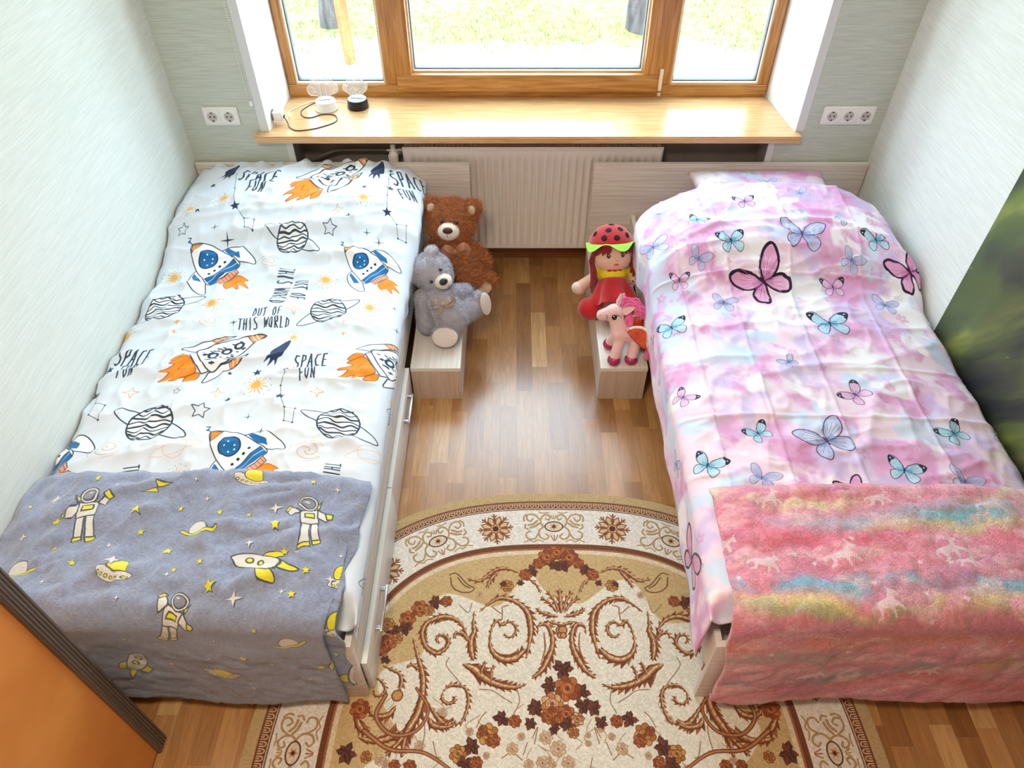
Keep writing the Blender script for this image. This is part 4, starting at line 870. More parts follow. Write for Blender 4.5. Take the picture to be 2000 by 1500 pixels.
GREYB = [['as',-1.159,1.119,0.23,0.17],['as',-0.557,1.103,0.21,0.156],['as',-0.843,0.819,-0.36,0.133],['sa',-0.839,1.067,0.03,0.112],['uf',-1.01,0.942,0.12,0.091],['rk',-0.647,0.971,1.41,0.164],['sa',-0.569,0.747,-0.08,0.114],['uf',-0.777,0.583,-0.21,0.087],['rk',-1.006,0.601,-0.5,0.16],['uf',-0.736,1.236,0.16,0.058],['bo',-0.993,1.209,-0.98,0.086],['uf',-0.445,0.959,-0.64,0.082],['sa',-1.27,0.954,-0.39,0.031],['rk',-0.433,0.662,-0.24,0.213],['st',-1.23,1.098,0,0.011],['st',-1.208,1.021,0,0.01],['st',-1.205,1.022,0,0.01],['st',-1.024,1.131,0,0.013],['st',-0.911,1.138,0,0.009],['st',-0.796,1.123,0,0.01],['st',-0.72,1.118,0,0.008],['st',-0.64,1.084,0,0.012],['st',-0.604,1.01,0,0.01],['st',-0.903,1.002,0,0.012],['st',-1.141,0.974,0,0.01],['st',-0.802,0.969,0,0.009],['st',-0.757,0.903,0,0.012],['st',-1.333,1.151,0,0.008],['st',-0.54,0.961,0,0.01],['st',-1.177,1.241,0,0.009],['st',-0.57,1.227,0,0.009],['st',-0.994,1.069,0,0.01],['st',-0.865,0.945,0,0.008],['st',-0.563,0.895,0,0.01],['st',-0.643,0.81,0,0.007],['st',-0.472,0.81,0,0.007],['st',-0.696,0.69,0,0.01],['st',-0.516,0.626,0,0.011],['st',-0.905,0.61,0,0.008],['st',-0.978,0.757,0,0.006],['s4',-1.264,1.171,0,0.021],['s4',-0.654,1.146,0,0.018],['s4',-1.303,1.056,0,0.011],['s4',-1.065,1.024,0,0.009],['s4',-0.503,1.22,0,0.01],['s4',-0.843,1.17,0,0.009],['s4',-0.467,1.018,0,0.009],['s4',-0.693,1.025,0,0.011],['s4',-0.877,0.931,0,0.008],['s4',-1.189,0.917,0,0.01],['s4',-1.032,0.97,0,0.015],['s4',-0.699,0.879,0,0.021],['s4',-0.48,0.945,0,0.013],['s4',-0.587,0.9,0,0.011],['s4',-0.979,0.871,0,0.007],['s4',-0.753,0.757,0,0.006],['s4',-0.787,0.675,0,0.006],['s4',-0.635,0.643,0,0.008],['s4',-0.558,0.541,0,0.007],['s4',-0.888,0.524,0,0.005],['s4',-0.716,0.499,0,0.012],['s4',-0.892,1.229,0,0.007],['s4',-1.107,1.211,0,0.008]]
UNIS = [['u',0.703,1.168,0.1,0.085],['u',1.001,1.168,0,0.086],['u',1.303,1.143,0,0.098],['u',0.845,0.984,0.1,0.107],['u',0.646,0.97,-0.3,0.095],['u',1.134,1.007,0.3,0.107],['u',0.915,0.852,0.2,0.099],['u',1.161,0.97,0,0.072],['u',0.801,0.559,0.2,0.097],['u',0.558,1.045,-0.6,0.082],['u',1.1,0.576,0.2,0.097],['s',0.722,0.996,0,0.011],['s',0.655,0.984,0,0.011],['s',0.578,0.937,0,0.011],['s',0.769,0.969,0,0.011],['s',1.036,0.969,0,0.011],['s',1.116,0.969,0,0.011],['s',1.118,1.177,0,0.011],['s',1.045,1.093,0,0.011],['s',1.175,0.904,0,0.011],['s',1.259,0.944,0,0.011],['s',1.016,0.824,0,0.011],['s',0.882,1.038,0,0.011],['s',1.019,0.883,0,0.011],['s',1.081,0.721,0,0.011],['s',0.855,0.69,0,0.011],['s',0.653,0.706,0,0.011],['s',1.108,0.866,0,0.011],['s',1.237,0.751,0,0.011],['s',0.9,0.911,0,0.011]]
# ---- duvet with rockets and planets
c = Canvas(LU[0], LU[1], LV[0], LV[1], 1100, (226, 235, 248))
for k, x, y, r, L in SPACE:
    if k == 'ra': rocket_a(c, x, y, r, L * 1.02)
    elif k == 'rb': rocket_b(c, x, y, r, L * 1.05)
    elif k == 'pl': planet(c, x, y, 0, L, r)
    elif k == 'su': sun(c, x, y, L)
    elif k == 'ga': galaxy(c, x, y, L, r)
    elif k == 'st': c.at(x, y, .2, L); c.poly(star5(1.1, .42), NAVY)
    elif k == 'cr': cross(c, x, y, L)
    elif k == 'os': c.at(x, y, -.1, L); c.line(star5(1, .5) + [star5(1, .5)[0]], .09, INK)
    elif k == 'di': c.at(x, y, .15, L); c.line(star4(1, .35) + [star4(1, .35)[0]], .11, (230, 178, 120))
    elif k == 'ds': c.at(x, y, .1, L); c.poly(star4(1, .3), (240, 176, 100))
    elif k == 'sp': splash(c, x, y, r, L * 1.15)
    elif k == 'sa': saturn_line(c, x, y, .35, L)
for t_, x, y, r, h in SPACE_TXT: text(c, t_, x, y, r, h, INK)
for q in CONST:
    constel(c, q); p = q[0][-1] if len(q[0]) > 2 else q[0][0]
    c.at(*p, 0, .012).poly(star5(1), NAVY)
# the side hanging by the rail
for i, (yy, kk) in enumerate(((1.0, 0), (1.12, 1), (1.35, 2), (1.62, 0), (1.9, 2), (2.2, 1), (2.45, 2))):
    if kk == 0: planet(c, -.345, yy, 0, .035, .5)
    elif kk == 1: cross(c, -.35, yy, .015)
    else: splash(c, -.34, yy, .5, .07)
M_SPACE = imgmat('space_print_cotton', c.a, rough=.8, bump=(700, .12), sheen=.15)
o = obj('duvet', SPACE_ME, M_SPACE, smooth=180); solid(o, .005, -1)
tag(o, 'white duvet printed with rockets, ringed planets and SPACE FUN lettering on the left bed', 'duvet')

# ---- duvet with butterflies
c = Canvas(RU[0], RU[1], RV[0], RV[1], 1100, (246, 222, 240))
gx, gy = c.grid()
wx = gx + .05 * (fbm(gx * 9, gy * 9, 5, 3) - .5); wy = gy + .05 * (fbm(gx * 9, gy * 9, 8, 3) - .5)
n1 = fbm(wx * 11, wy * 11, 11, 5); n2 = fbm(wx * 10 + 3, wy * 10, 23, 5); n3 = fbm(wx * 9, wy * 9 + 9, 37, 5); n4 = fbm(gx * 24, gy * 24, 51, 3)
a = c.a
def tint(mask, col, al): a[:] = a + (np.array(col, np.float32) / 255 - a) * (np.clip(mask, 0, 1) * al)[..., None].astype(np.float32)
tint(sst(.44, .62, n1), (236, 188, 228), .9); tint(sst(.54, .68, n1 + .14 * (n4 - .5)), (220, 146, 200), .5)
tint(sst(.52, .68, n2), (214, 196, 240), .8); tint(sst(.56, .70, n3), (206, 228, 250), .8); tint(sst(.58, .7, fbm(wx * 8, wy * 8, 71, 4)), (252, 250, 255), .85)
tint(sst(.62, .70, n4) * sst(.45, .6, n1), (216, 128, 182), .35)
rg = random.Random(4)
for k in range(26):   # faint blossoms
    x, y = rg.uniform(.3, 1.5), rg.uniform(.9, 2.8); R_ = rg.uniform(.016, .026)
    for j in range(5):
        an = j * 2 * PI / 5 + k; c.at(x + R_ * .6 * math.cos(an), y + R_ * .6 * math.sin(an)).ell(0, 0, R_ * .42, R_ * .32, (220, 132, 176), .38, rot=an)
def butterfly(c, x, y, rot, W_, kind):
    s = W_ / 2
    pal = {0: ((190, 226, 240), (60, 146, 196), (30, 34, 60)), 1: ((204, 202, 236), (104, 130, 196), (96, 84, 140)), 2: ((234, 168, 212), (196, 104, 172), (44, 20, 48)), 3: ((240, 196, 228), (180, 120, 190), (50, 40, 66)), 4: ((190, 200, 236), (108, 128, 190), (84, 60, 104))}[kind]
    lw = .045 if kind in (0, 2, 3, 4) else .035
    for f, sq in ((1, 1.0), (-1, .82)):
        c.t = (x, y, rot, s, f)
        up = sm([(.04, .04), (.20, .42), (.62, .74), (.98, .74), (1.0, .50), (.80, .16), (.45, -.02), (.05, -.02)], 5, True)
        lo = sm([(.04, -.03), (.45, -.04), (.72, -.18), (.74, -.46), (.52, -.70), (.26, -.56), (.08, -.24)], 5, True)
        up = [(p[0] * sq, p[1] * (1.05 if f < 0 else 1)) for p in up]; lo = [(p[0] * sq, p[1]) for p in lo]
        if kind == 0:
            for k in range(9):
                t = -.15 - k * .165; c.line([(.3 * math.cos(t), .3 * math.sin(t)), (.86 * math.cos(t) * sq, .86 * math.sin(t))], .014, (120, 150, 190), .7)
        c.poly(lo, pal[0], .85, lw * (1.5 if kind == 2 else .7), pal[2]); c.poly(up, pal[0], .92, lw * (1.4 if kind == 2 else .8), pal[2])
        if kind in (0, 3): c.poly([(p[0] * sq, p[1]) for p in sm([(.60, .70), (.98, .76), (1.0, .48), (.86, .30), (.80, .50)], 4, True)], pal[2], .95); c.ell(.88 * sq, .62, .05, .04, (235, 240, 250))
        if kind == 2: c.line([(p[0] * sq, p[1]) for p in sm([(.30, .52), (.66, .76), (.98, .76), (1.0, .5), (.84, .2)], 5)], .085, pal[2]); c.line([(p[0] * sq, p[1]) for p in sm([(.72, -.2), (.75, -.45), (.52, -.7), (.3, -.58)], 4)], .09, pal[2])
        if kind == 4: c.poly([(p[0] * .62 + .08, p[1] * .62 + .02) for p in up], (232, 236, 250), .6)
        for t in (.30, .48, .66, .86, 1.02): c.line([(.06, .02), (.86 * math.cos(t) * sq, .86 * math.sin(t))], .016, pal[1], .9)
        for t in (-.25, -.55, -.85, -1.12): c.line([(.06, -.03), (.66 * math.cos(t) * sq, .66 * math.sin(t))], .016, pal[1], .9)
        c.poly([(.04, .03), (.34, .20), (.38, -.02), (.26, -.24), (.04, -.06)], pal[1], .4)
        c.line(sm([(.02, .14), (.08, .34), (.18, .44)], 3), .014, pal[2])
    c.t = (x, y, rot, s, 1); c.ell(0, .0, .035, .19, pal[2])
for x, y, r, W_, k in BUTTER: butterfly(c, x, y, r, W_ * .94, k)
M_PINK = imgmat('butterfly_print_cotton', c.a, rough=.78, bump=(700, .1), sheen=.15)
o = obj('duvet', PINK_ME, M_PINK, smooth=180); solid(o, .005, 1)
tag(o, 'pink tie-dyed duvet printed with butterflies on the right bed', 'duvet')
# pillow under its head end
def pillow(cx, cy, hx, hy, z, th, rot=0):
    n = 56; g = np.linspace(-1, 1, n); Uu, Vv = np.meshgrid(g, g)
    pr = np.clip((1 - Uu ** 4) * (1 - Vv ** 4), 0, 1) ** .42
    px_ = Uu * (1 - .06 * Vv ** 2 * (1 - np.abs(Uu))); X = cx + hx * Uu * (1 - .05 * (1 - Vv ** 2)); Y = cy + hy * Vv * (1 - .07 * (1 - Uu ** 2))
    w_ = .010 * (fbm(X * 9, Y * 14, 77, 3) - .5)
    top = z + th * pr + w_ * pr; bot = z - .25 * th * pr
    return X, Y, top, bot
X, Y, tp, bt = pillow(1.04, 2.705, .29, .155, .565, .040)
uvx, uvy = (X - RU[0]) / (RU[1] - RU[0]), (Y - RV[0]) / (RV[1] - RV[0])
m1 = grid_mesh('t1', X, Y, tp, uvx, uvy); m2 = grid_mesh('t2', X[:, ::-1], Y[:, ::-1], bt[:, ::-1], uvx, uvy)
bm = B(); bm.from_mesh(m1); bm.from_mesh(m2); bmesh.ops.remove_doubles(bm, verts=bm.verts, dist=.0004)
o = obj('pillow', bm, M_PINK, smooth=180); tag(o, 'pink butterfly pillow showing above the pink duvet by the right headboard', 'pillow')
# left pillow (its shape lifts the duvet)
X, Y, tp, bt = pillow(-.90, 2.66, .33, .17, .432, .07)
m1 = grid_mesh('t1', X, Y, tp, X, Y); m2 = grid_mesh('t2', X[:, ::-1], Y[:, ::-1], bt[:, ::-1], X, Y)
bm = B(); bm.from_mesh(m1); bm.from_mesh(m2); bmesh.ops.remove_doubles(bm, verts=bm.verts, dist=.0004)
o = obj('pillow', bm, mat('white_pillow_cotton', (240, 240, 244), .85, bump=(80, .1)), smooth=180); tag(o, 'white pillow tucked under the space duvet on the left bed', 'pillow')

# ---- grey fleece blanket with astronauts
YEL = (236, 226, 60); WHI = (228, 226, 222); OUT = (72, 78, 92)
c = Canvas(-1.40, -.40, .30, 1.30, 1100, (146, 156, 186))
gx, gy = c.grid(); nn = fbm(gx * 160, gy * 160, 3, 2); n5 = fbm(gx * 14, gy * 22, 6, 4)
c.a *= (1 + .16 * (nn - .5) + .14 * (n5 - .5))[..., None].astype(np.float32)
def astro(c, x, y, r, L, f=1):
    c.t = (x, y, r, L, f); lw = .022
    P_ = lambda pts, col=WHI: c.poly(pts, col, 1, lw, OUT)
    P_([(-.14, .02), (-.17, -.42), (-.02, -.42), (-.01, 0)]); P_([(.01, 0), (.02, -.40), (.16, -.38), (.13, .02)])
    P_([(-.20, -.42), (-.20, -.50), (-.02, -.50), (-.02, -.41)], YEL); P_([(.02, -.39), (.02, -.47), (.18, -.45), (.17, -.37)], YEL)
    P_([(-.17, .24), (.17, .24), (.15, -.04), (-.15, -.04)]); P_([(-.15, .22), (-.27, .10), (-.31, .20), (-.38, .30), (-.30, .36), (-.18, .27)]); P_([(-.40, .28), (-.33, .40), (-.24, .36), (-.32, .26)], YEL)
    P_([(.15, .24), (.30, .12), (.36, .02), (.28, -.02), (.14, .08)]); P_([(.27, .14), (.40, .10), (.38, 0), (.30, .02)], YEL)
    P_([(-.08, .17), (.08, .17), (.08, .08), (-.08, .08)], YEL)
    P_([(.13, .30), (.22, .42), (.18, .22)], YEL)
    c.ell(0, .38, .155, .15, WHI, 1, lw, OUT); c.ell(.0, .38, .105, .10, (140, 142, 158), 1, lw, OUT); c.ell(-.03, .41, .03, .02, (210, 212, 220))
def sat(c, x, y, r, L):
    c.t = (x, y, r + .25, L, 1)
    c.poly(sm([(-.75, .12), (-.45, -.14), (0, -.26), (.45, -.22), (.80, -.02), (.74, .06), (.4, -.06), (0, -.10), (-.4, -.02), (-.68, .20)], 5, True), YEL, 1, .03, OUT)
    c.poly(sm([(-.38, -.02), (-.34, .28), (0, .50), (.34, .34), (.40, -.06), (0, -.12)], 5, True), WHI, 1, .03, OUT)
def ufo(c, x, y, r, L):
    c.t = (x, y, r - .25, L, 1)
    c.poly(sm([(-.95, .02), (-.6, .12), (0, .02), (.6, .12), (.95, .02), (.7, -.28), (0, -.46), (-.7, -.28)], 5, True), WHI, 1, .03, OUT)
    c.poly(sm([(-.48, .10), (-.36, .46), (0, .60), (.36, .46), (.48, .10), (0, -.02)], 5, True), YEL, 1, .035, OUT)
    for q in (-.74, -.5, -.25, 0, .25, .5, .74): c.ell(q, -.20 + .12 * q * q - .05 * (1 - abs(q)), .075, .07, YEL, 1, .03, OUT)
def rock(c, x, y, r, L):
    c.t = (x, y, r, L, 1)
    c.poly(sm([(-.06, -.22), (-.04, -.42), (.02, -.56), (.06, -.38), (.08, -.2)], 4, True), YEL, 1, .02, OUT)
    for f in (1, -1): c.t = (x, y, r, L, f); c.poly(sm([(.10, .08), (.24, -.02), (.24, -.24), (.12, -.18)], 4, True), YEL, 1, .02, OUT)
    c.t = (x, y, r, L, 1); c.poly(sm([(0, .52), (.13, .30), (.15, 0), (.09, -.22), (-.09, -.22), (-.15, 0), (-.13, .30)], 5, True), WHI, 1, .02, OUT)
    for q in (.22, .04): c.ell(0, q, .05, .055, YEL, 1, .025, OUT)
for k, x, y, r, L in GREYB:
    if k == 'as': astro(c, x, y, r, L * .98, -1 if x < -1.0 else 1)
    elif k == 'sa': sat(c, x, y, 0 if y > .8 else .2, .062)
    elif k == 'uf': ufo(c, x, y, 0 if x < -.5 else .9, .052)
    elif k == 'rk': rock(c, x, y, r, L)
    elif k == 'bo': c.at(x, y, r, L).poly([(-.2, -.5), (.22, -.06), (-.02, -.02), (.2, .5), (-.24, .04), (0, .02)], YEL, 1, .03, OUT)
    elif k == 'st': c.at(x + .002, y - .002, .2, L).poly(star5(1.15, .5), OUT); c.at(x, y, .2, L).poly(star5(1.05, .5), YEL)
    elif k == 's4': c.at(x + .002, y - .002, .15, L).poly(star4(1.05, .34), OUT); c.at(x, y, .15, L).poly(star4(1, .32), (232, 228, 226))
X, Y, Z, Ug, Vg = blanket(-1.379, -.452, 1, .53, 1.268, .040, 2, .02, .012, .006)
X = X - .030 * sst(.30, .52, Vg) * sst(-.9, -.46, X)
M_GREYB = imgmat('grey_space_fleece', c.a, rough=.95, bump=(260, .9), sheen=.5)
me = grid_mesh('blanket', X, Y, Z, (X + 1.40 + .030 * sst(.30, .52, Vg) * 0), (1.268 - Vg - .30))
o = obj('blanket', me, M_GREYB, smooth=180); solid(o, .012, -1)
tag(o, 'grey fleece blanket with yellow astronauts, saucers and stars over the foot of the left bed', 'blanket')
gb = o
# the folded-back strip showing under its right edge
X, Y, Z, Ug, Vg = blanket(-.60, -.418, 1, .53, 1.262, .13, 9, .02, .012, .004, e0=.834)
Z = Z - .004; X = X - .028 * sst(.05, .35, Vg) + .006 * np.sin(Vg * 40)
me = grid_mesh('folded_layer', X, Y, Z, (X + 1.40), (1.262 - Vg - .30 + .12) % 1)
fo = obj('folded_layer', me, M_GREYB, gb, smooth=180); solid(fo, .010, -1)

# ---- rainbow fleece blanket
c = Canvas(.50, 1.56, .38, 1.26, 900, (238, 150, 172))
gx, gy = c.grid(); a = c.a
w1 = gy + .20 * (fbm(gx * 2.6, gy * 2, 5, 3) - .5) + .05 * (fbm(gx * 14, gy * 14, 61, 3) - .5) + .03 * (gx - 1.0)
w2 = .5 * fbm(gx * 8, gy * 14, 15, 4) + .5 * fbm(gx * 30, gy * 30, 18, 3)
def band(y0, wd, col, al, sx=None):
    mk = np.exp(-((w1 - y0) / wd) ** 2) * sst(.30, .60, w2 + .08) * sst(.22, .48, vn(gx * 3.1 + y0 * 90, gy * 5, 77) + .06)
    if sx: mk = mk * sst(.32, .52, vn(gx * sx[0] + sx[1], gy * 3, 3))
    tint(mk, col, al)
band(1.185, .020, (242, 226, 186), .9); band(1.135, .034, (140, 208, 232), .95); band(1.10, .02, (240, 224, 160), .7, (4, 1.7)); band(1.06, .03, (238, 120, 150), .8)
band(1.00, .030, (214, 150, 178), .8); band(.945, .03, (176, 138, 180), .8, (4, .3)); band(.91, .032, (126, 190, 224), .95, (4, 3.1)); band(.865, .03, (234, 212, 142), .85, (4, 5.2)); band(.84, .02, (140, 180, 130), .6, (4, 5.0))
band(.80, .03, (214, 120, 140), .7); band(.74, .03, (226, 126, 110), .8); band(.66, .035, (150, 176, 150), .8, (4, 2.2)); band(.62, .03, (220, 190, 110), .7, (4, 4.4)); band(.56, .03, (132, 158, 170), .7, (4, 1.2)); band(.50, .03, (222, 108, 118), .8)
tint(sst(.5, .7, fbm(gx * 12, gy * 20, 91, 4)), (250, 206, 214), .6); tint(sst(.52, .72, fbm(gx * 9, gy * 16, 95, 4)), (214, 128, 164), .6)
a *= (1 + .20 * (fbm(gx * 150, gy * 150, 3, 2) - .5))[..., None].astype(np.float32)
UNI = [(-.50, .10), (-.30, .16), (-.10, .14), (.08, .20), (.16, .36), (.22, .42), (.20, .58), (.30, .44), (.44, .32), (.40, .24), (.28, .26), (.24, .10), (.36, .0), (.46, -.16), (.40, -.20), (.26, -.06), (.14, -.06), (.16, -.26), (.08, -.30), (.04, -.08), (-.18, -.06), (-.26, -.26), (-.42, -.32), (-.44, -.26), (-.32, -.16), (-.34, .0), (-.46, -.02), (-.56, -.14), (-.60, .02)]
for k, x, y, r, L in UNIS:
    if k == 'u': c.at(x, y, r, L * .82, 1).poly(UNI, (244, 222, 228), .75)
    else: c.at(x, y, .3, L * .85).poly(star5(1, .45), (246, 226, 232), .85)
X, Y, Z, Ug, Vg = blanket(.556, 1.522, -1, .53, 1.222, .040, 6, .02, .010, .003, wob=.004)
X = X + (.012 * sst(.36, .48, Vg) * sst(.75, .56, X)) * np.sin(3) - .02 * sst(.3, .42, Vg) * sst(.8, .56, X) * sst(.62, .46, Vg)
Z = Z + .035 * np.clip((Vg - (Vg.max() - .05)) / .05, 0, 1) ** 2 * sst(.64, .55, X)
me = grid_mesh('blanket', X, Y, Z, (X - .50) / 1.06, (1.222 - Vg - .38) / .88)
M_RAINB = imgmat('rainbow_fleece', c.a, rough=.95, bump=(240, 1.0), sheen=.5)
o = obj('blanket', me, M_RAINB, smooth=180); solid(o, .014, 1)
tag(o, 'pink and rainbow fleece blanket with white unicorns hanging over the foot of the right bed', 'blanket')

# ---- oval rug
RA, RB, RN, RCX, RCY = .905, 1.017, 2.6, .138, .55
c = Canvas(RCX - RA, RCX + RA, RCY, RCY + RB, 1150, (236, 230, 216))
gx, gy = c.grid(); a = c.a
dx, dy = np.abs(gx - RCX) / RA + 1e-6, np.abs(gy - RCY) / RB + 1e-6
f = (dx ** RN + dy ** RN) ** (1 / RN)
fx = f ** (1 - RN) * dx ** (RN - 1) / RA; fy = f ** (1 - RN) * dy ** (RN - 1) / RB
off = (1 - f) / np.hypot(fx, fy)
TAN = (208, 178, 128); BR = (120, 66, 38); RUST = (168, 92, 44); CAR = (204, 150, 96); DK = (78, 42, 34)
def ring(o0, o1, col, al=1): tint(sst(o0 - .0008, o0 + .0008, off) * sst(o1 + .0008, o1 - .0008, off), col, al)
ring(-1, .040, (200, 170, 124)); ring(.036, .066, BR); ring(.066, .069, (220, 190, 160)); ring(.0695, .073, (90, 60, 50))
ring(.073, .214, (238, 231, 224)); ring(.214, .232, BR); ring(.232, .238, (170, 110, 70)); ring(.238, .252, (232, 214, 186))
sc_ = .385 + .05 * np.sin(np.arctan2(gy - RCY, gx - RCX) * 14)
tint(sst(.252, .2535, off) * sst(sc_ + .004, sc_ - .004, off), TAN, 1)
def contour(o_, n=900):
    th = np.linspace(0, PI, n); out = []
    x = np.sign(np.cos(th)) * np.abs(np.cos(th)) ** (2 / RN); y = np.abs(np.sin(th)) ** (2 / RN)
    px, py = x * RA, y * RB
    nx = np.sign(px) * np.abs(px / RA) ** (RN - 1) / RA; ny = np.abs(py / RB) ** (RN - 1) / RB; l = np.hypot(nx, ny) + 1e-9; nx /= l; ny /= l
    q = np.stack([RCX + px - nx * o_, RCY + py - ny * o_], 1); s_ = np.r_[0, np.cumsum(np.hypot(*np.diff(q, axis=0).T))]
    return q, np.stack([nx, ny], 1), s_
def along(o_, step, phase=0):
    q, nn_, s_ = contour(o_); mid = s_[-1] / 2; k0 = int(mid / step)
    for k in range(-k0, k0 + 1):
        t = mid + (k + phase) * step
        if not 0 < t < s_[-1]: continue
        x, y = np.interp(t, s_, q[:, 0]), np.interp(t, s_, q[:, 1]); nx, ny = np.interp(t, s_, nn_[:, 0]), np.interp(t, s_, nn_[:, 1])
        yield k, x, y, math.atan2(ny, nx) - PI / 2
for k, x, y, r in along(.052, .019): c.at(x, y, r, .01); c.line(sm([(-.62, .9), (-.55, -.5), (0, -.95), (.55, -.5), (.62, .9)], 3), .34, (224, 192, 156)); c.line([(0, .9), (0, .1)], .34, (224, 192, 156))
def curl(c, pts, w, col, w2=None): c.line(sm(pts, 5), w, col, w2=w2)
for k, x, y, r in along(.143, .205):
    if k % 2 == 0:
        for fl in (1, -1):
            c.t = (x, y, r, .0108, fl)
            for col, w in (((150, 110, 66), .50), ((206, 176, 128), .20)):
                curl(c, [(3.2, -.2), (4.2, 1.4), (4.0, 3.4), (2.6, 4.6), (1.2, 3.8), (1.6, 2.6), (2.6, 3.0)], w, col)
                curl(c, [(4.4, 2.4), (6.0, 4.4), (8.2, 4.6), (8.8, 3.0), (7.6, 2.0), (6.8, 3.0)], w, col)
                curl(c, [(3.2, .2), (4.8, -1.6), (4.6, -3.8), (3.0, -4.8), (1.8, -3.8), (2.6, -2.8)], w, col)
                curl(c, [(5.0, -2.6), (6.4, -4.6), (8.6, -4.4), (9.0, -2.6), (7.8, -1.8)], w, col)
                curl(c, [(4.8, 1.2), (6.0, .2), (7.6, -.4)], w * 1.3, col); curl(c, [(5.4, 2.2), (6.6, 1.0), (8.2, .6)], w * 1.3, col)
                curl(c, [(3.6, -5.6), (5.4, -5.0), (6.6, -5.7), (8, -5.1), (9.6, -5.8)], w * .7, col); curl(c, [(9.0, 4.6), (9.8, 3.4), (9.6, 2.2)], w, col); curl(c, [(1.6, 5.4), (3.2, 5.2), (4.6, 5.5)], w * .7, col); curl(c, [(8.4, -1.0), (9.4, -.4), (9.2, .8)], w, col)
        c.t = (x, y, r, .01, 1)
        c.ell(0, 0, 3.1, 2.0, (226, 210, 190), 1, .42, (96, 62, 46)); c.poly(star5(1.5, .5, PI / 2, 6), (198, 140, 96)); c.ell(0, 0, .55, .55, DK)
        for q in (-.9, 0, .9): c.line([(q * .5, 3.2), (q, 4.6)], .4, (190, 150, 90))
        for q in (-1, 0, 1): c.line([(q * .3, -5.6), (q * 1.2, -3.6)], .35, (170, 110, 80))
    else:
        c.t = (x, y, r, .01, 1)
        for j in range(8):
            t = j * PI / 4 + PI / 8
            c.poly([(1.6 * math.cos(t - .32), 1.6 * math.sin(t - .32)), (4.0 * math.cos(t - .26), 4.0 * math.sin(t - .26)), (5.2 * math.cos(t), 5.2 * math.sin(t)), (4.0 * math.cos(t + .26), 4.0 * math.sin(t + .26)), (1.6 * math.cos(t + .32), 1.6 * math.sin(t + .32))], (222, 186, 146), 1, .40, (140, 84, 46))
            t += PI / 8; c.line([(1.4 * math.cos(t), 1.4 * math.sin(t)), (5.9 * math.cos(t), 5.9 * math.sin(t))], .75, (130, 76, 40), w2=.4)
            for e in (-.16, .16): c.line([(4.4 * math.cos(t), 4.4 * math.sin(t)), (5.6 * math.cos(t + e), 5.6 * math.sin(t + e))], .4, (150, 96, 50))
        c.poly(star5(2.2, .7, 0, 8), (226, 170, 130), 1, .3, BR); c.ell(0, 0, 1.1, 1.1, DK)
# tan ground behind the palmette
c.t = (0, 0, 0, 1, 1)
c.poly(sm([(RUG_AX - .10, 1.31), (RUG_AX - .085, 1.24), (RUG_AX - .05, 1.18), (RUG_AX, 1.15), (RUG_AX + .05, 1.18), (RUG_AX + .085, 1.24), (RUG_AX + .10, 1.31)], 5, True), TAN)
rg = random.Random(9)
def mirror(p): return [(2 * RUG_AX - x, y) for x, y in p]
def scroll(pts, w0, w1, kind):
    for P_ in (pts, mirror(pts)):
        q = sm(P_, 6); c.t = (0, 0, 0, 1, 1)
        if kind == 'l': c.line(q, w0, (158, 120, 96)); continue
        if kind == 'o': c.line(q, w0, (118, 74, 46)); continue
        if kind == 'c': continue
        n_ = len(q)
        def prof(i, k=1.0):
            t = i / (n_ - 1); e = min(1, (t + .04) * 4, (1.04 - t) * 4) ** .8
            return max(.0016, (w0 + (w1 - w0) * t) * e * k * .82 * (1 + .22 * math.sin(i * 1.7 + w1 * 900)))
        def stroke(k, col, ox=0, oy=0, al=1):
            for i in range(n_ - 1): c.line([(q[i][0] + ox, q[i][1] + oy), (q[i + 1][0] + ox, q[i + 1][1] + oy)], prof(i, k), col, al, w2=prof(i + 1, k))
        if kind == 's':   # acanthus barbs on the outer side, smaller ones inside
            for i in range(1, n_ - 2, 3):
                wi = prof(i) + .004; d = np.array(q[i + 1]) - np.array(q[i - 1]); d = d / (np.hypot(*d) + 1e-9)
                for sd, kk_ in ((1, 1.0), (-1, .7)):
                    nn2 = np.array([-d[1], d[0]]) * sd; b_ = np.array(q[i]); tip = b_ + nn2 * wi * .95 * kk_ + d * wi * .9
                    c.poly([tuple(b_ - d * wi * .5), tuple(b_ + nn2 * wi * .55 * kk_), tuple(tip), tuple(b_ + d * wi * .5)], (122, 68, 38) if (i // 3) % 2 else (160, 100, 56))
        stroke(1.0, (112, 60, 34)); stroke(.62, (178, 118, 68), .0010, .0014); stroke(.28, (226, 196, 158), .0022, .0026, .85)
        if kind == 's':
            for i in range(2, n_ - 1, 4):
                wi = prof(i); x, y = q[i]; c.line([(x - wi * .34, y - wi * .2), (x + wi * .1, y + wi * .3)], .0022, (120, 64, 36), .7)
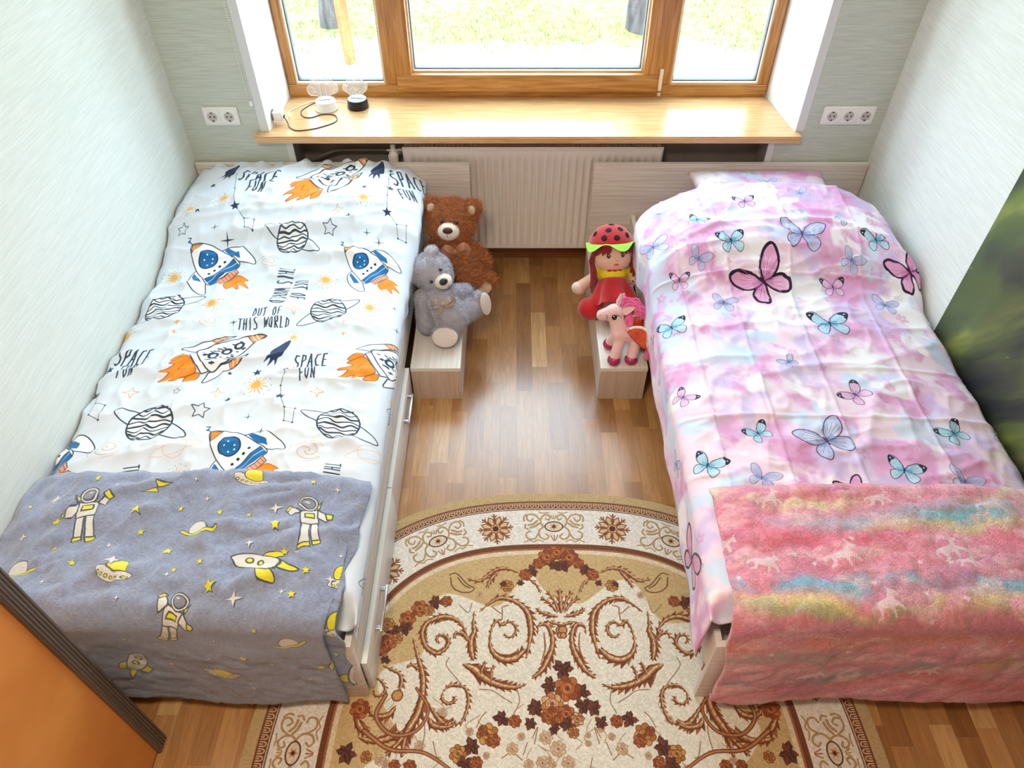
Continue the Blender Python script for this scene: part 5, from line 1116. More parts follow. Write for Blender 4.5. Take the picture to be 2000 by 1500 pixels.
def rose(x, y, r, tone):
    if tone == 2:
        for j in range(6):
            t = j * PI / 3 + rg.uniform(-.3, .3); R_ = r * rg.uniform(.9, 1.25)
            c.at(x, y, t, R_); c.poly([(0, -.2), (.3, -.36), (.42, -.28), (.62, -.34), (1.05, 0), (.62, .34), (.42, .28), (.3, .36), (0, .2)], DK if j % 2 else (110, 56, 40)); c.line([(.1, 0), (.9, 0)], .05, (150, 90, 60))
        return
    cols = {0: ((150, 74, 34), (188, 106, 54), (214, 146, 90)), 1: ((176, 118, 52), (206, 152, 84), (226, 184, 122)), 3: ((190, 134, 84), (222, 176, 128), (238, 208, 170)), 4: ((206, 174, 140), (222, 196, 164), (232, 214, 190))}[tone]
    for j in range(7):
        t = j * 2 * PI / 7 + x * 40; c.at(x, y).ell(r * .52 * math.cos(t), r * .52 * math.sin(t), r * .46, r * .36, cols[j % 2], 1, .0018, (110, 54, 30) if tone != 4 else (180, 140, 110), rot=t)
    for j, R_ in enumerate((.55, .38, .22)): c.at(x, y).ell(0, 0, r * R_, r * R_ * .85, cols[(j + 1) % 3], 1, .0016, (120, 60, 34) if tone != 4 else (180, 140, 110), rot=j)
    c.at(x, y).ell(0, 0, r * .1, r * .1, (110, 50, 30))
for _ in range(46):    # pale sprays woven through the lower field
    x = RUG_AX + rg.uniform(-.55, .55); y = rg.uniform(.56, .80)
    if _ < 30: rose(x, y, rg.uniform(.008, .016), 4)
    c.t = (0, 0, 0, 1, 1); c.line(sm([(x, y), (x + rg.uniform(-.02, .02), y + .02), (x + rg.uniform(-.03, .03), y + .045)], 4), .0025, (186, 150, 116))
for k, w0, w1, pts in RUG_S:
    if k == 'c':
        for P_ in (pts, mirror(pts)): c.at(*P_[0]).ell(0, 0, w0 * 1.3, w0 * 1.3, CAR, 1, .004, (130, 74, 40))
    else: scroll(pts, w0, w1, k)
for x, y, r, t in RUG_F: rose(x, y, r * 1.12, t); rose(2 * RUG_AX - x, y, r * 1.12, t)
for x, y, r, t in RUG_C: rose(x, y, r * 1.15, t)
# outer parts of the field hidden by the beds, seen again past their foot ends
for sx in (-1, 1):
    for (px, py, R_, t) in ((.60, .80, .03, 0), (.62, .88, .026, 2), (.58, .98, .03, 0), (.55, 1.06, .024, 1), (.62, .68, .03, 2), (.60, .62, .02, 1)): rose(RUG_AX + sx * px, py, R_, t)
    for P_ in ([(.44, .86), (.40, .80), (.43, .74), (.50, .73), (.55, .78), (.53, .84)], [(.30, .62), (.40, .68), (.50, .69), (.58, .74)], [(.42, .60), (.50, .62), (.56, .60)]):
        c.t = (0, 0, 0, 1, 1); q = sm([(RUG_AX + sx * x, y) for x, y in P_], 6); c.line(q, .009, (118, 64, 36), w2=.014); c.line(q, .004, (190, 130, 80), w2=.007)
nz = fbm(gx * 230, gy * 230, 3, 2); a *= (1 + .20 * (nz - .5))[..., None].astype(np.float32)
M_RUG = imgmat('woven_rug_pile', c.a, rough=.95, bump=(420, .9), sheen=.3)
th = np.linspace(0, 2 * PI, 241); rr = np.r_[np.linspace(0, .985, 40), 1.0, 1.003]
TH, RR = np.meshgrid(th, rr)
ux = np.sign(np.cos(TH)) * np.abs(np.cos(TH)) ** (2 / RN); uy = np.sign(np.sin(TH)) * np.abs(np.sin(TH)) ** (2 / RN)
X = RCX + RA * RR * ux; Y = RCY + RB * RR * uy
Z = np.where(RR < .99, .0095, np.where(RR < 1.001, .0075, .0005)) + .0008 * (vn(X * 40, Y * 40, 3) - .5) * (RR < .99)
me = grid_mesh('rug', X, Y, Z, np.clip((X - RCX + RA) / (2 * RA), .002, .998), np.clip(np.abs(Y - RCY) / RB, .002, .998))
o = obj('rug', me, M_RUG, smooth=50, origin=(RCX, RCY, 0))
tag(o, 'oval cream rug with brown floral scrollwork on the floor between the beds', 'rug')

# ---- wall mural of a blurred meadow
c = Canvas(0, 2.4, 0, 2.2, 420, (70, 74, 62)); gx, gy = c.grid(); a = c.a
ct, st_ = math.cos(.95), math.sin(.95); su = gx * ct + gy * st_; sv = -gx * st_ + gy * ct
w1 = fbm(su * 1.5, sv * 9, 4, 5); w2 = fbm(su * 1.2 + 4, sv * 11, 14, 5); w3 = fbm(su * 3, sv * 6, 24, 4)
lowd = sst(1.7, .5, gy)
tint(sst(.40, .62, w3) * (.35 + .65 * lowd), (92, 104, 62), .85); tint(sst(.50, .68, w1) * (.4 + .6 * lowd), (128, 136, 70), .8); tint(sst(.54, .70, w2) * sst(.1, .5, gx), (176, 150, 96), .8)
tint(sst(.60, .74, w1 * .5 + w3 * .5) * lowd, (190, 184, 84), .85); tint(sst(.48, .34, w2), (48, 46, 58), .75); tint(sst(.8, 1.6, gy) * sst(.42, .6, w1), (112, 94, 86), .7); tint(sst(.34, .05, gy + .1 * w1), (30, 36, 34), .6)
for k in range(60):
    x, y = rg.uniform(0, 2.3), rg.uniform(.2, 2.1); L = rg.uniform(.01, .035); an = rg.uniform(.6, 1.2)
    c.at(0, 0).line([(x, y), (x + L * math.cos(an), y + L * math.sin(an))], .002, (214, 206, 170), .7)
c.at(0, 0).poly([(.03, .86), (.05, .87), (.045, .88), (.03, .875)], (226, 120, 60))
M_MURAL = imgmat('mural_print', c.a, rough=.42, bump=(60, .05), sheen=0)
yv = np.linspace(1.985, -.415, 13); zv = np.linspace(.30, 2.50, 12); Yg, Zg = np.meshgrid(yv, zv)
me = grid_mesh('mural', np.full(Yg.shape, XR - .006), Yg, Zg, (1.985 - Yg) / 2.4, (Zg - .30) / 2.2)
o = obj('wall_mural', me, M_MURAL, smooth=None); solid(o, .0055, 0)
bpy.context.view_layer.update()
tag(o, 'large dark green blurred meadow photo mural on the right wall above the pink bed', 'mural')
# ---------------------------------------------------------------- soft toys
CX, CU, CC = Vector((1, 0, 0)), Vector((0, .718, .696)), Vector((0, -.696, .718))
def dirv(a, b, c): return (CX * a + CU * b + CC * c).normalized()
def basis(f, r):
    f = f.normalized(); r = (r - f * r.dot(f)).normalized(); u = f.cross(r).normalized()
    return f, r, u
def disc(c, n, rx, ry, up, th=.004, seg=28, dome=.4):
    """slightly domed pad facing n"""
    bm = B(); n = Vector(n).normalized(); u = (Vector(up) - n * Vector(up).dot(n)).normalized(); w = u.cross(n); c = Vector(c); rings = []
    for k in range(7):
        t = k / 6 * PI / 2; q = math.cos(t); h = math.sin(t) * th
        rings.append([bm.verts.new(c + n * h + u * (ry * q * math.cos(2 * PI * j / seg)) + w * (rx * q * math.sin(2 * PI * j / seg))) for j in range(seg)] if k < 6 else [bm.verts.new(c + n * th)])
    for A, Q in zip(rings, rings[1:]):
        for j in range(seg):
            if len(Q) == 1: bm.faces.new((A[j], A[(j + 1) % seg], Q[0]))
            else: bm.faces.new((A[j], A[(j + 1) % seg], Q[(j + 1) % seg], Q[j]))
    bm.faces.new(rings[0][::-1])
    return bm
def ribbon(pts, w, up, th=.002, mat_=None):
    bm = B(); P_ = [Vector(p) for p in sm(pts, 5)]; n = len(P_); rows = []
    for i, p in enumerate(P_):
        d = (P_[min(i + 1, n - 1)] - P_[max(i - 1, 0)]).normalized(); s_ = d.cross(Vector(up)).normalized(); wi = w[0] + (w[1] - w[0]) * i / (n - 1) if hasattr(w, '__len__') else w
        nn_ = s_.cross(d).normalized() * th
        rows.append([bm.verts.new(p + s_ * wi / 2 + nn_), bm.verts.new(p - s_ * wi / 2 + nn_), bm.verts.new(p - s_ * wi / 2 - nn_), bm.verts.new(p + s_ * wi / 2 - nn_)])
    for A, Q in zip(rows, rows[1:]):
        for j in range(4): bm.faces.new((A[j], A[(j + 1) % 4], Q[(j + 1) % 4], Q[j]))
    bm.faces.new(rows[0]); bm.faces.new(rows[-1][::-1])
    return bm
M_GFUR = mat('grey_plush', (204, 202, 216), .95, sheen=.5, bump=(420, .8), var=((182, 180, 196), 30))
M_GPAD = mat('pale_plush_pad', (232, 222, 216), .95, sheen=.4, bump=(300, .5))
M_BFUR = mat('curly_brown_plush', (214, 126, 56), .95, sheen=.4, bump=(300, .8), var=((168, 90, 36), 60))
M_BPAD = mat('beige_plush_pad', (214, 186, 156), .95, sheen=.4, bump=(300, .5))
M_IVORY = mat('ivory_plush', (240, 228, 212), .95, sheen=.4, bump=(350, .6))
M_BLACK = mat('glossy_black_plastic', (14, 14, 16), .15, coat=.5, bump=(30, .01))
M_CHOC = mat('brown_stitched_nose', (84, 50, 38), .5, bump=(220, .4))
M_BROWNR = mat('brown_satin_ribbon', (184, 122, 94), .4, bump=(160, .2), sheen=.3)
M_GREYR = mat('grey_satin_ribbon', (172, 158, 154), .35, bump=(160, .2), sheen=.3)

# grey bear
t = thing('teddy_bear', 'grey teddy bear with black nose sitting in front of the brown bear', 'teddy bear', (-.27, 2.25, .178))
H = Vector((-.333, 2.362, .412)); f, r, u = basis(dirv(.42, -.42, .80), dirv(.50, .86, -.1))
bm = B()
ell(bm, H, (.082, .080, .078)); ell(bm, H + f * .03 - u * .018, .062)
for s_ in (1, -1): ell(bm, H + r * s_ * .062 + u * .052, (.027, .027, .024)); ell(bm, H + r * s_ * .048 + u * .035, .026)
cap(bm, H - u * .03, (-.302, 2.285, .325), .05, .058); cap(bm, (-.300, 2.275, .322), (-.262, 2.262, .262), .060, .080, 8)
cap(bm, (-.280, 2.235, .235), (-.277, 2.205, .224), .052, .046, 6)
cap(bm, (-.235, 2.280, .250), (-.160, 2.350, .247), .052, .046, 8)
ell(bm, (-.277, 2.196, .224), (.058, .030, .046), (.4, 0, 0)); ell(bm, (-.152, 2.354, .255), (.028, .040, .060), (0, 0, -.4))
cap(bm, (-.368, 2.290, .335), (-.360, 2.240, .235), .036, .036, 9); cap(bm, (-.272, 2.320, .335), (-.205, 2.392, .285), .036, .034, 9)
me = remeshed(bm, .0045, 3); me = fur(me, 30000, .0075, .0016, .5, .2, 2)
obj('body', me, M_GFUR, t, smooth=60)
mz = H + f * .080 - u * .024
obj('muzzle', ell(B(), mz + f * .004, (.036, .035, .031), rot=(0, 0, .3)), M_IVORY, t)
mz = mz + f * .009
obj('nose', ell(B(), mz + f * .026 + u * .013, (.018, .014, .014), rot=(0, -.5, .2)), M_BLACK, t)
for s_ in (1, -1):
    obj('eye', ell(B(), H + f * .078 + r * s_ * .030 + u * .012, .0068), M_BLACK, t)
    obj('ear_lining', disc(H + r * s_ * .064 + u * .055 + f * .020, f, .015, .015, u, .003), M_GPAD, t)
bm = B(); tube(bm, [mz + f * .028 - u * .002, mz + f * .027 - u * .012, mz + f * .02 - u * .018], .0012, 6); tube(bm, sm([mz + f * .022 - r * .012 - u * .014, mz + f * .024 - u * .019, mz + f * .022 + r * .012 - u * .014], 4), .0012, 6); obj('mouth', bm, M_CHOC, t)
obj('foot_pad', disc((-.278, 2.160, .238), (-.02, -.80, .55), .052, .040, (0, .5, .8), .010), M_GPAD, t)
obj('foot_pad', disc((-.120, 2.338, .264), (.80, -.52, .25), .033, .052, (0, 0, 1), .010), M_GPAD, t)
K = Vector((-.282, 2.222, .358))
bm = ribbon([K, K + Vector((-.028, -.004, .016)), K + Vector((-.036, .0, -.004)), K + Vector((-.004, .001, -.002))], .024, CC); merge(bm, ribbon([K, K + Vector((.030, .012, .018)), K + Vector((.038, .014, -.002)), K + Vector((.004, .001, -.002))], .024, CC))
merge(bm, ribbon([K, K + Vector((-.014, -.012, -.030)), K + Vector((-.008, -.016, -.052))], (.014, .026), CC)); merge(bm, ribbon([K, K + Vector((.022, .0, -.022)), K + Vector((.040, .004, -.048))], (.014, .026), CC)); ell(bm, K + CC * .004, .009)
obj('neck_bow', bm, M_GREYR, t)

# brown bear
t = thing('teddy_bear', 'curly brown teddy bear with white muzzle leaning against the left headboard', 'teddy bear', (-.23, 2.53, .178))
H = Vector((-.268, 2.660, .452)); f, r, u = basis(dirv(-.04, -.30, .95), dirv(.98, -.06, 0))
bm = B()
ell(bm, H, (.094, .090, .088)); ell(bm, H - u * .03 + f * .02, .080)
for s_ in (1, -1): ell(bm, H + r * s_ * .088 + u * .060, (.033, .026, .033)); ell(bm, H + r * s_ * .06 + u * .045, .034)
cap(bm, H - u * .05, (-.246, 2.570, .345), .060, .066, 8); cap(bm, (-.246, 2.565, .345), (-.222, 2.510, .262), .068, .080, 8)
cap(bm, (-.195, 2.595, .350), (-.150, 2.588, .300), .036, .038, 7); cap(bm, (-.150, 2.588, .300), (-.160, 2.556, .248), .038, .036, 6)
cap(bm, (-.330, 2.610, .350), (-.365, 2.560, .290), .038, .038, 7); cap(bm, (-.365, 2.56, .29), (-.345, 2.50, .24), .038, .036, 6)
cap(bm, (-.200, 2.500, .236), (-.146, 2.515, .228), .048, .044, 7); ell(bm, (-.132, 2.520, .236), (.048, .034, .044), (.3, 0, .3))
cap(bm, (-.270, 2.49, .236), (-.300, 2.42, .226), .048, .044, 7)
me = remeshed(bm, .005, 3); me = fur(me, 46000, .017, .0024, 1.3, .15, 5)
obj('body', me, M_BFUR, t, smooth=60)
mz = H + f * .086 - u * .034
obj('muzzle', ell(B(), mz + f * .006, (.047, .038, .039), rot=(.3, 0, 0)), M_IVORY, t)
mz = mz + f * .012
obj('nose', ell(B(), mz + f * .030 + u * .006, (.021, .012, .017), rot=(.3, 0, 0)), M_CHOC, t)
bm = B(); tube(bm, [mz + f * .034 - u * .008, mz + f * .028 - u * .022], .0012, 6); obj('mouth', bm, M_CHOC, t)
for s_ in (1, -1):
    obj('eye', ell(B(), H + f * .098 + r * s_ * .030 + u * .006, .0085), M_BLACK, t)
    obj('ear_lining', disc(H + r * s_ * .084 + u * .052 + f * .036, f, .018, .020, u, .010), M_BPAD, t)
obj('foot_pad', disc((-.140, 2.474, .240), (.15, -.76, .62), .042, .032, (0, .5, .8), .016), M_BPAD, t)
K = Vector((-.250, 2.520, .392))
bm = ribbon([K, K + Vector((-.034, -.004, .022)), K + Vector((-.044, -.006, -.012)), K + Vector((-.004, 0, -.002))], .030, CC); merge(bm, ribbon([K, K + Vector((.040, .008, .026)), K + Vector((.050, .006, -.004)), K + Vector((.004, .001, -.002))], .030, CC))
merge(bm, ribbon([K, K + Vector((-.018, -.016, -.034)), K + Vector((-.012, -.030, -.074))], (.018, .034), CC)); merge(bm, ribbon([K, K + Vector((.030, -.008, -.026)), K + Vector((.060, -.010, -.056))], (.018, .034), CC)); ell(bm, K + CC * .004, .011)
obj('neck_bow', bm, M_BROWNR, t)

# rag doll
t = thing('doll', 'soft doll in a red skirt and spotted red hat with green brim', 'doll', (.41, 2.40, .178))
M_SKIN = mat('doll_skin_fabric', (236, 190, 168), .8, bump=(350, .2), sheen=.3)
M_HAND = mat('pale_velour', (240, 214, 204), .85, bump=(350, .3), sheen=.4)
M_RED = mat('red_velvet', (206, 14, 26), .85, bump=(300, .4), sheen=.5, var=((176, 6, 20), 18))
M_HAIR = mat('dark_red_yarn', (140, 22, 38), .8, bump=(200, .6), sheen=.4)
M_GREEN = mat('lime_felt', (160, 216, 70), .85, bump=(260, .3), sheen=.3)
M_YEL = mat('yellow_cotton', (238, 214, 40), .8, bump=(260, .3))
H = Vector((.403, 2.496, .408)); f, r, u = basis(dirv(.10, -.30, .95), dirv(.99, .06, 0))
bm = B(); ell(bm, H, (.083, .074, .076)); ell(bm, H + f * .014 - u * .022, (.076, .060, .058)); cap(bm, H - u * .05, (.410, 2.470, .335), .030, .030, 6)
cap(bm, (.410, 2.475, .335), (.412, 2.440, .255), .050, .055, 8)
cap(bm, (.358, 2.462, .330), (.318, 2.452, .300), .022, .024, 6); cap(bm, (.318, 2.452, .300), (.274, 2.438, .270), .024, .027, 6)
cap(bm, (.462, 2.468, .330), (.506, 2.452, .306), .022, .028, 6)
cap(bm, (.390, 2.42, .232), (.350, 2.372, .232), .034, .030, 7); cap(bm, (.440, 2.42, .232), (.485, 2.350, .225), .034, .030, 7)
obj('body', remeshed(bm, .0045, 4), M_SKIN, t, smooth=60)
# hat dome with dark spots, wavy green brim
bm = B(); ell(bm, H + u * .034 - f * .006, (.092, .088, .080), sub=4)
for v in bm.verts:
    d = v.co - H
    if d.dot(u) < .036: v.co += u * (.036 - d.dot(u)) * .98
obj('hat', bm, M_RED, t, smooth=60)
M_DOT = mat('black_velour_dots', (40, 14, 18), .9, bump=(300, .2))
hat_ = [o_ for o_ in COL.objects if o_.name.startswith('hat')][-1]
for (a, b_, c_) in ((-.5, .40, .74), (.08, .40, .90), (.62, .44, .6), (-.25, .75, .55), (.35, .76, .5), (-.80, .55, .2), (0, .98, .1), (.8, .5, 0)):
    n_ = (r * a + u * b_ + f * c_).normalized(); q_ = Vector((n_.x / .090, n_.y / .086, n_.z / .080)).normalized()
    p_ = H + u * .034 - f * .006 + Vector((q_.x * .092, q_.y * .088, q_.z * .080)) * .992
    obj('hat_spot', disc(p_, n_, .013, .013, u, .0025, 16), M_DOT, hat_)
bm = B(); rows = []; n_ = 72
for i in range(n_):
    a = 2 * PI * i / n_; w_ = math.sin(5 * a + 1.1)
    base = H + u * .040 - f * .006 + (r * math.cos(a) * .090 + f * math.sin(a) * .086)
    tip = base + (r * math.cos(a) + f * math.sin(a)) * (.022 + .006 * w_) - u * (.010 + .015 * w_)
    rows.append([bm.verts.new(base + u * .003), bm.verts.new((base + tip) / 2 + u * .004), bm.verts.new(tip), bm.verts.new((base + tip) / 2), bm.verts.new(base - u * .001)])
for i in range(n_):
    A, Q = rows[i], rows[(i + 1) % n_]
    for j in range(4): bm.faces.new((A[j], A[j + 1], Q[j + 1], Q[j]))
obj('hat_brim', bm, M_GREEN, t, smooth=60)
bm = B(); rg = random.Random(2)
def strand(p, w=.0042): tube(bm, sm(p, 4), w, 6)
for k in range(34):
    s_ = -1 if k < 22 else 1; j = k if s_ < 0 else k - 22
    a = .75 + .9 * (j / 22 if s_ < 0 else j / 12)
    p0 = H + (r * s_ * math.sin(a) + f * math.cos(a) * .9) * .078 + u * .012
    e = Vector((.335, 2.425, .292)) if s_ < 0 else Vector((.500, 2.450, .330))
    j_ = lambda q: Vector((rg.uniform(-q, q), rg.uniform(-q, q), rg.uniform(-q, q)))
    strand([p0, H + r * s_ * .088 + f * .012 - u * .025 + j_(.008), H + r * s_ * .082 + f * .02 - u * .075 + j_(.010), e + j_(.016), e - u * .025 + j_(.014)])
for k in range(20):
    s_ = -1 if k < 10 else 1; x = s_ * (.020 + .0055 * (k % 10))
    p0 = H + r * x + f * math.sqrt(max(.0001, .080 ** 2 - x * x)) * .96 + u * .036
    strand([p0, p0 - u * .014 + f * .006 + r * s_ * .002, p0 - u * (.026 + .005 * (k % 3)) + f * .001 + r * s_ * .004], .0034)
obj('hair', bm, M_HAIR, t, smooth=60)
for s_ in (1, -1):
    e_ = H + r * s_ * .0295 - u * .004 + f * .0715
    ey = obj('eye', disc(e_, f + r * s_ * .25, .0078, .0092, u, .004, 16), mat('embroidered_eye', (62, 48, 46), .4, bump=(200, .2)), t)
    obj('eye_glint', ell(B(), e_ + f * .004 + u * .003, .0019), M_PLAST, ey)
obj('nose', ell(B(), H + f * .078 - u * .018 + r * .004, .0075), M_SKIN, t)
obj('mouth', disc(H + f * .0715 - u * .040 + r * .002, f - u * .4, .011, .0045, u, .003, 14), mat('coral_lips', (206, 84, 74), .6, bump=(200, .1)), t)
bm = B()
n_ = 60; prof = ((.036, 0), (.046, .010), (.050, .030), (.046, .036)); 
ax_p = Vector((.409, 2.474, .352)); ax_d = (Vector((.412, 2.420, .285)) - ax_p).normalized()
lathe(bm, [(.030, -.006), (.046, .004), (.060, .020), (.062, .040), (.056, .050)], ax_p, ax_d, 40)
cap(bm, (.366, 2.464, .332), (.340, 2.456, .318), .031, .026, 4); cap(bm, (.456, 2.468, .332), (.478, 2.462, .318), .031, .026, 4)
ell(bm, (.409, 2.452, .338), (.064, .046, .034)); cap(bm, (.409, 2.462, .345), (.411, 2.445, .315), .050, .056, 5)
obj('blouse', remeshed(bm, .004, 2), M_YEL, t, smooth=60)
bm = B(); sk = []; a0 = Vector((.411, 2.440, .318)); ad = (Vector((.415, 2.355, .235)) - a0).normalized(); e1, e2 = frame_axes(ad, (1, 0, 0))
for (R_, h, wv) in ((.052, 0, 0), (.064, .012, .01), (.080, .045, .05), (.096, .085, .10), (.106, .112, .12), (.103, .114, .12), (.07, .06, .03)):
    sk.append([bm.verts.new(a0 + ad * h * (1 + .04 * math.sin(5 * q)) + (e1 * math.cos(q) + e2 * math.sin(q)) * R_ * (1 + wv * math.sin(9 * q))) for q in [2 * PI * j / 72 for j in range(72)]])
for A, Q in zip(sk, sk[1:]):
    for j in range(72): bm.faces.new((A[j], A[(j + 1) % 72], Q[(j + 1) % 72], Q[j]))
bm.faces.new(sk[0][::-1])
for v in bm.verts:
    if v.co.z < .181: v.co.z = .181
obj('skirt', bm, M_RED, t, smooth=60)
for p_, q_ in (((.316, 2.344, .232), (.35, 2.372, .232)), ((.492, 2.318, .226), (.485, 2.35, .226))):
    bm = B(); ell(bm, p_, (.053, .048, .050)); cap(bm, p_, q_, .04, .03, 4); obj('shoe', remeshed(bm, .0045, 3), M_RED, t, smooth=60)
for p_ in ((.272, 2.437, .268), (.508, 2.451, .304)): obj('hand', ell(B(), p_, (.034, .027, .027), rot=(0, .5, .3)), M_HAND, t)
bm = B(); ell(bm, H - u * .066 + f * .048, (.013, .010, .010))
for s_ in (1, -1): ell(bm, H - u * .066 + f * .046 + r * s_ * .017, (.014, .008, .010))
obj('collar_bow', bm, M_RED, t)

# toy pony
t = thing('toy_pony', 'pink plush toy pony with magenta mane, red wings and glittery hooves', 'toy pony', (.45, 2.13, .178))
M_PONY = mat('pink_plush', (240, 196, 192), .92, sheen=.5, bump=(380, .4))
M_MANE = mat('magenta_fibre', (246, 84, 158), .6, sheen=.4, bump=(200, .3), var=((255, 150, 200), 30))
M_HOOF = mat('glitter_magenta', (150, 22, 72), .25, metal=.3, coat=.5, bump=(160, .8), var=((200, 60, 120), 120))
bm = B()
ell(bm, (.392, 2.186, .345), (.040, .036, .036)); cap(bm, (.385, 2.188, .342), (.345, 2.192, .328), .032, .0235, 6)
cap(bm, (.398, 2.180, .330), (.414, 2.140, .282), .030, .036, 7); cap(bm, (.412, 2.135, .276), (.492, 2.145, .270), .036, .035, 8)
cap(bm, (.415, 2.118, .262), (.394, 2.078, .205), .024, .021, 8); cap(bm, (.482, 2.130, .262), (.462, 2.082, .205), .026, .022, 8)
cap(bm, (.405, 2.150, .262), (.384, 2.165, .205), .022, .020, 8); cap(bm, (.500, 2.155, .262), (.508, 2.172, .205), .025, .021, 8)
obj('body', remeshed(bm, .0035, 3), M_PONY, t, smooth=60)
for (x, y) in ((.392, 2.074), (.460, 2.078), (.383, 2.167), (.509, 2.175)):
    bm = B(); ell(bm, (x, y, .196), (.026, .026, .022), sub=4)
    for v in bm.verts: v.co.z = max(v.co.z, .179)
    obj('hoof', bm, M_HOOF, t)
bm = B(); lathe(bm, [(.012, 0), (.0105, .014), (.0075, .030), (.0015, .052), (0, .053)], (.405, 2.198, .372), (.12, .25, 1), 14); obj('horn', bm, mat('silver_pink_satin', (226, 196, 206), .3, bump=(200, .2), sheen=.4), t)
for (p_, d_) in (((.424, 2.170, .360), (.75, -.05, .45)), ((.410, 2.215, .365), (.4, .5, .7))):
    bm = B(); d_ = Vector(d_).normalized(); e1, e2 = frame_axes(d_, CC)
    prism(bm, sm([(-.012, 0), (-.015, .018), (0, .048), (.012, .018), (.010, 0)], 4, True), Matrix.Translation(p_) @ Matrix((e1, d_, e2)).transposed().to_4x4(), .006); bmesh.ops.recalc_face_normals(bm, faces=bm.faces); obj('ear', bm, M_PONY, t, smooth=50)
ey = obj('eye', disc((.387, 2.152, .352), dirv(-.12, -.25, .95), .0105, .0120, CU, .004, 20), M_BLACK, t)
obj('eye_glint', ell(B(), Vector((.384, 2.148, .3585)), .0026), M_PLAST, ey)
obj('eye_white', disc((.393, 2.1535, .350), dirv(.0, -.25, .95), .0150, .0110, CU, .0022, 20), M_PLAST, t)
bm = B(); tube(bm, sm([(.378, 2.148, .3635), (.390, 2.146, .3665), (.404, 2.150, .3600), (.410, 2.156, .352)], 4), .0011, 6)
M_THR = mat('maroon_thread', (120, 40, 60), .7, bump=(200, .1)); obj('eyebrow', bm, M_THR, t)
bm = B(); tube(bm, sm([(.3585, 2.166, .3505), (.3605, 2.163, .338), (.3600, 2.169, .318)], 4), .0012, 6); obj('mouth', bm, M_THR, t)
obj('nostril', ell(B(), (.335, 2.1755, .343), .0018, sub=2), M_THR, t)
bm = B(); rg = random.Random(6)
for k in range(190):
    a = rg.random(); s0 = Vector((.408 + .02 * a, 2.200 - .02 * a, .384 - .035 * a)); jj = lambda q: Vector((rg.uniform(-q, q), rg.uniform(-q, q), rg.uniform(-q, q)))
    if k < 90: P_ = [s0 + jj(.010), s0 + Vector((.022, .012, .016)) + jj(.010), s0 + Vector((.054, .008, .006)) + jj(.018), s0 + Vector((.078, -.008, -.022)) + jj(.024)]
    else: P_ = [s0 + Vector((.012, -.005, -.006)) + jj(.006), s0 + Vector((.030, -.014, -.020)) + jj(.008), s0 + Vector((.030, -.034, -.052)) + jj(.008), s0 + Vector((.020, -.052, -.082)) + jj(.008)]
    tube(bm, sm(P_, 3), [.0017] * 3 * 3 + [.0006], 4, caps=False)
obj('mane', bm, M_MANE, t, smooth=60)
bm = B()
for k in range(60):
    jj = lambda q: Vector((rg.uniform(-q, q), rg.uniform(-q, q), rg.uniform(-q, q)))
    tube(bm, sm([Vector((.518, 2.140, .285)) + jj(.006), Vector((.528, 2.120, .285)) + jj(.008), Vector((.526, 2.095, .245)) + jj(.010), Vector((.522, 2.085, .200)) + jj(.010)], 3), .0017, 4, caps=False)
obj('tail', bm, M_MANE, t, smooth=60)
M_WING = mat('red_glitter_wing', (216, 50, 34), .35, metal=.2, coat=.4, bump=(180, .7), var=((236, 120, 40), 40))
for (o_, sg) in ((Vector((.436, 2.108, .318)), 1), (Vector((.440, 2.172, .312)), -1)):
    dx_ = Vector((.90, -.18 * sg, -.34)).normalized(); up_ = (CU * .8 + CC * .4 + CX * .1); nz_ = dx_.cross(up_).normalized(); up_ = nz_.cross(dx_).normalized()
    M4 = Matrix.Translation(o_) @ Matrix((dx_, up_, nz_)).transposed().to_4x4()
    wing = sm([(0, 0), (.020, .024), (.050, .034), (.084, .022), (.104, -.008), (.100, -.036), (.066, -.028), (.030, -.014)], 4, True)
    bm = B(); prism(bm, wing, M4, .006); bmesh.ops.recalc_face_normals(bm, faces=bm.faces); wo_ = obj('wing', bm, M_WING, t, smooth=40)
    bm = B(); tube(bm, [M4 @ Vector((x, y + .003, .003)) for x, y in sm([(.004, .010), (.020, .024), (.050, .033), (.080, .021), (.096, -.004)], 4)], .0052, 8); obj('wing_edge', bm, M_IVORY, wo_)
    bm = B(); tube(bm, [M4 @ Vector((x, y, .003)) for x, y in sm([(.0, .0), (.030, -.016), (.060, -.028), (.090, -.036), (.097, -.010)], 4)], .0032, 6); obj('wing_edge', bm, M_HOOF, wo_)
bm = B(); 
for k in range(11):
    a = k / 10; ell(bm, Vector((.386, 2.148, .294)).lerp(Vector((.432, 2.128, .304)), a) - Vector((0, .0, .010 * math.sin(PI * a))) + CC * .004, .0026, sub=1)
obj('necklace', bm, M_HOOF, t)

# ---------------------------------------------------------------- lamps, charger and cables on the sill
ZS = .7352
M_CY = mat('pale_cyan_plastic', (176, 220, 222), .35, bump=(40, .03))
M_BLK = mat('black_lamp_base', (30, 28, 32), .35, bump=(60, .05))
ma, ta, pa = newmat('clear_engraved_acrylic'); Na = ta.nodes
tr2 = Na.new('ShaderNodeBsdfTransparent'); gl2 = Na.new('ShaderNodeBsdfPrincipled'); gl2.inputs['Base Color'].default_value = (.95, .96, .98, 1); gl2.inputs['Roughness'].default_value = .25
m2_ = Na.new('ShaderNodeMixShader'); m2_.inputs[0].default_value = .22; ta.links.new(tr2.outputs[0], m2_.inputs[1]); ta.links.new(gl2.outputs[0], m2_.inputs[2]); ta.links.new(m2_.outputs[0], Na['Material Output'].inputs[0])
M_ENG = mat('frosted_engraving', (240, 236, 236), .5, bump=(60, .05))
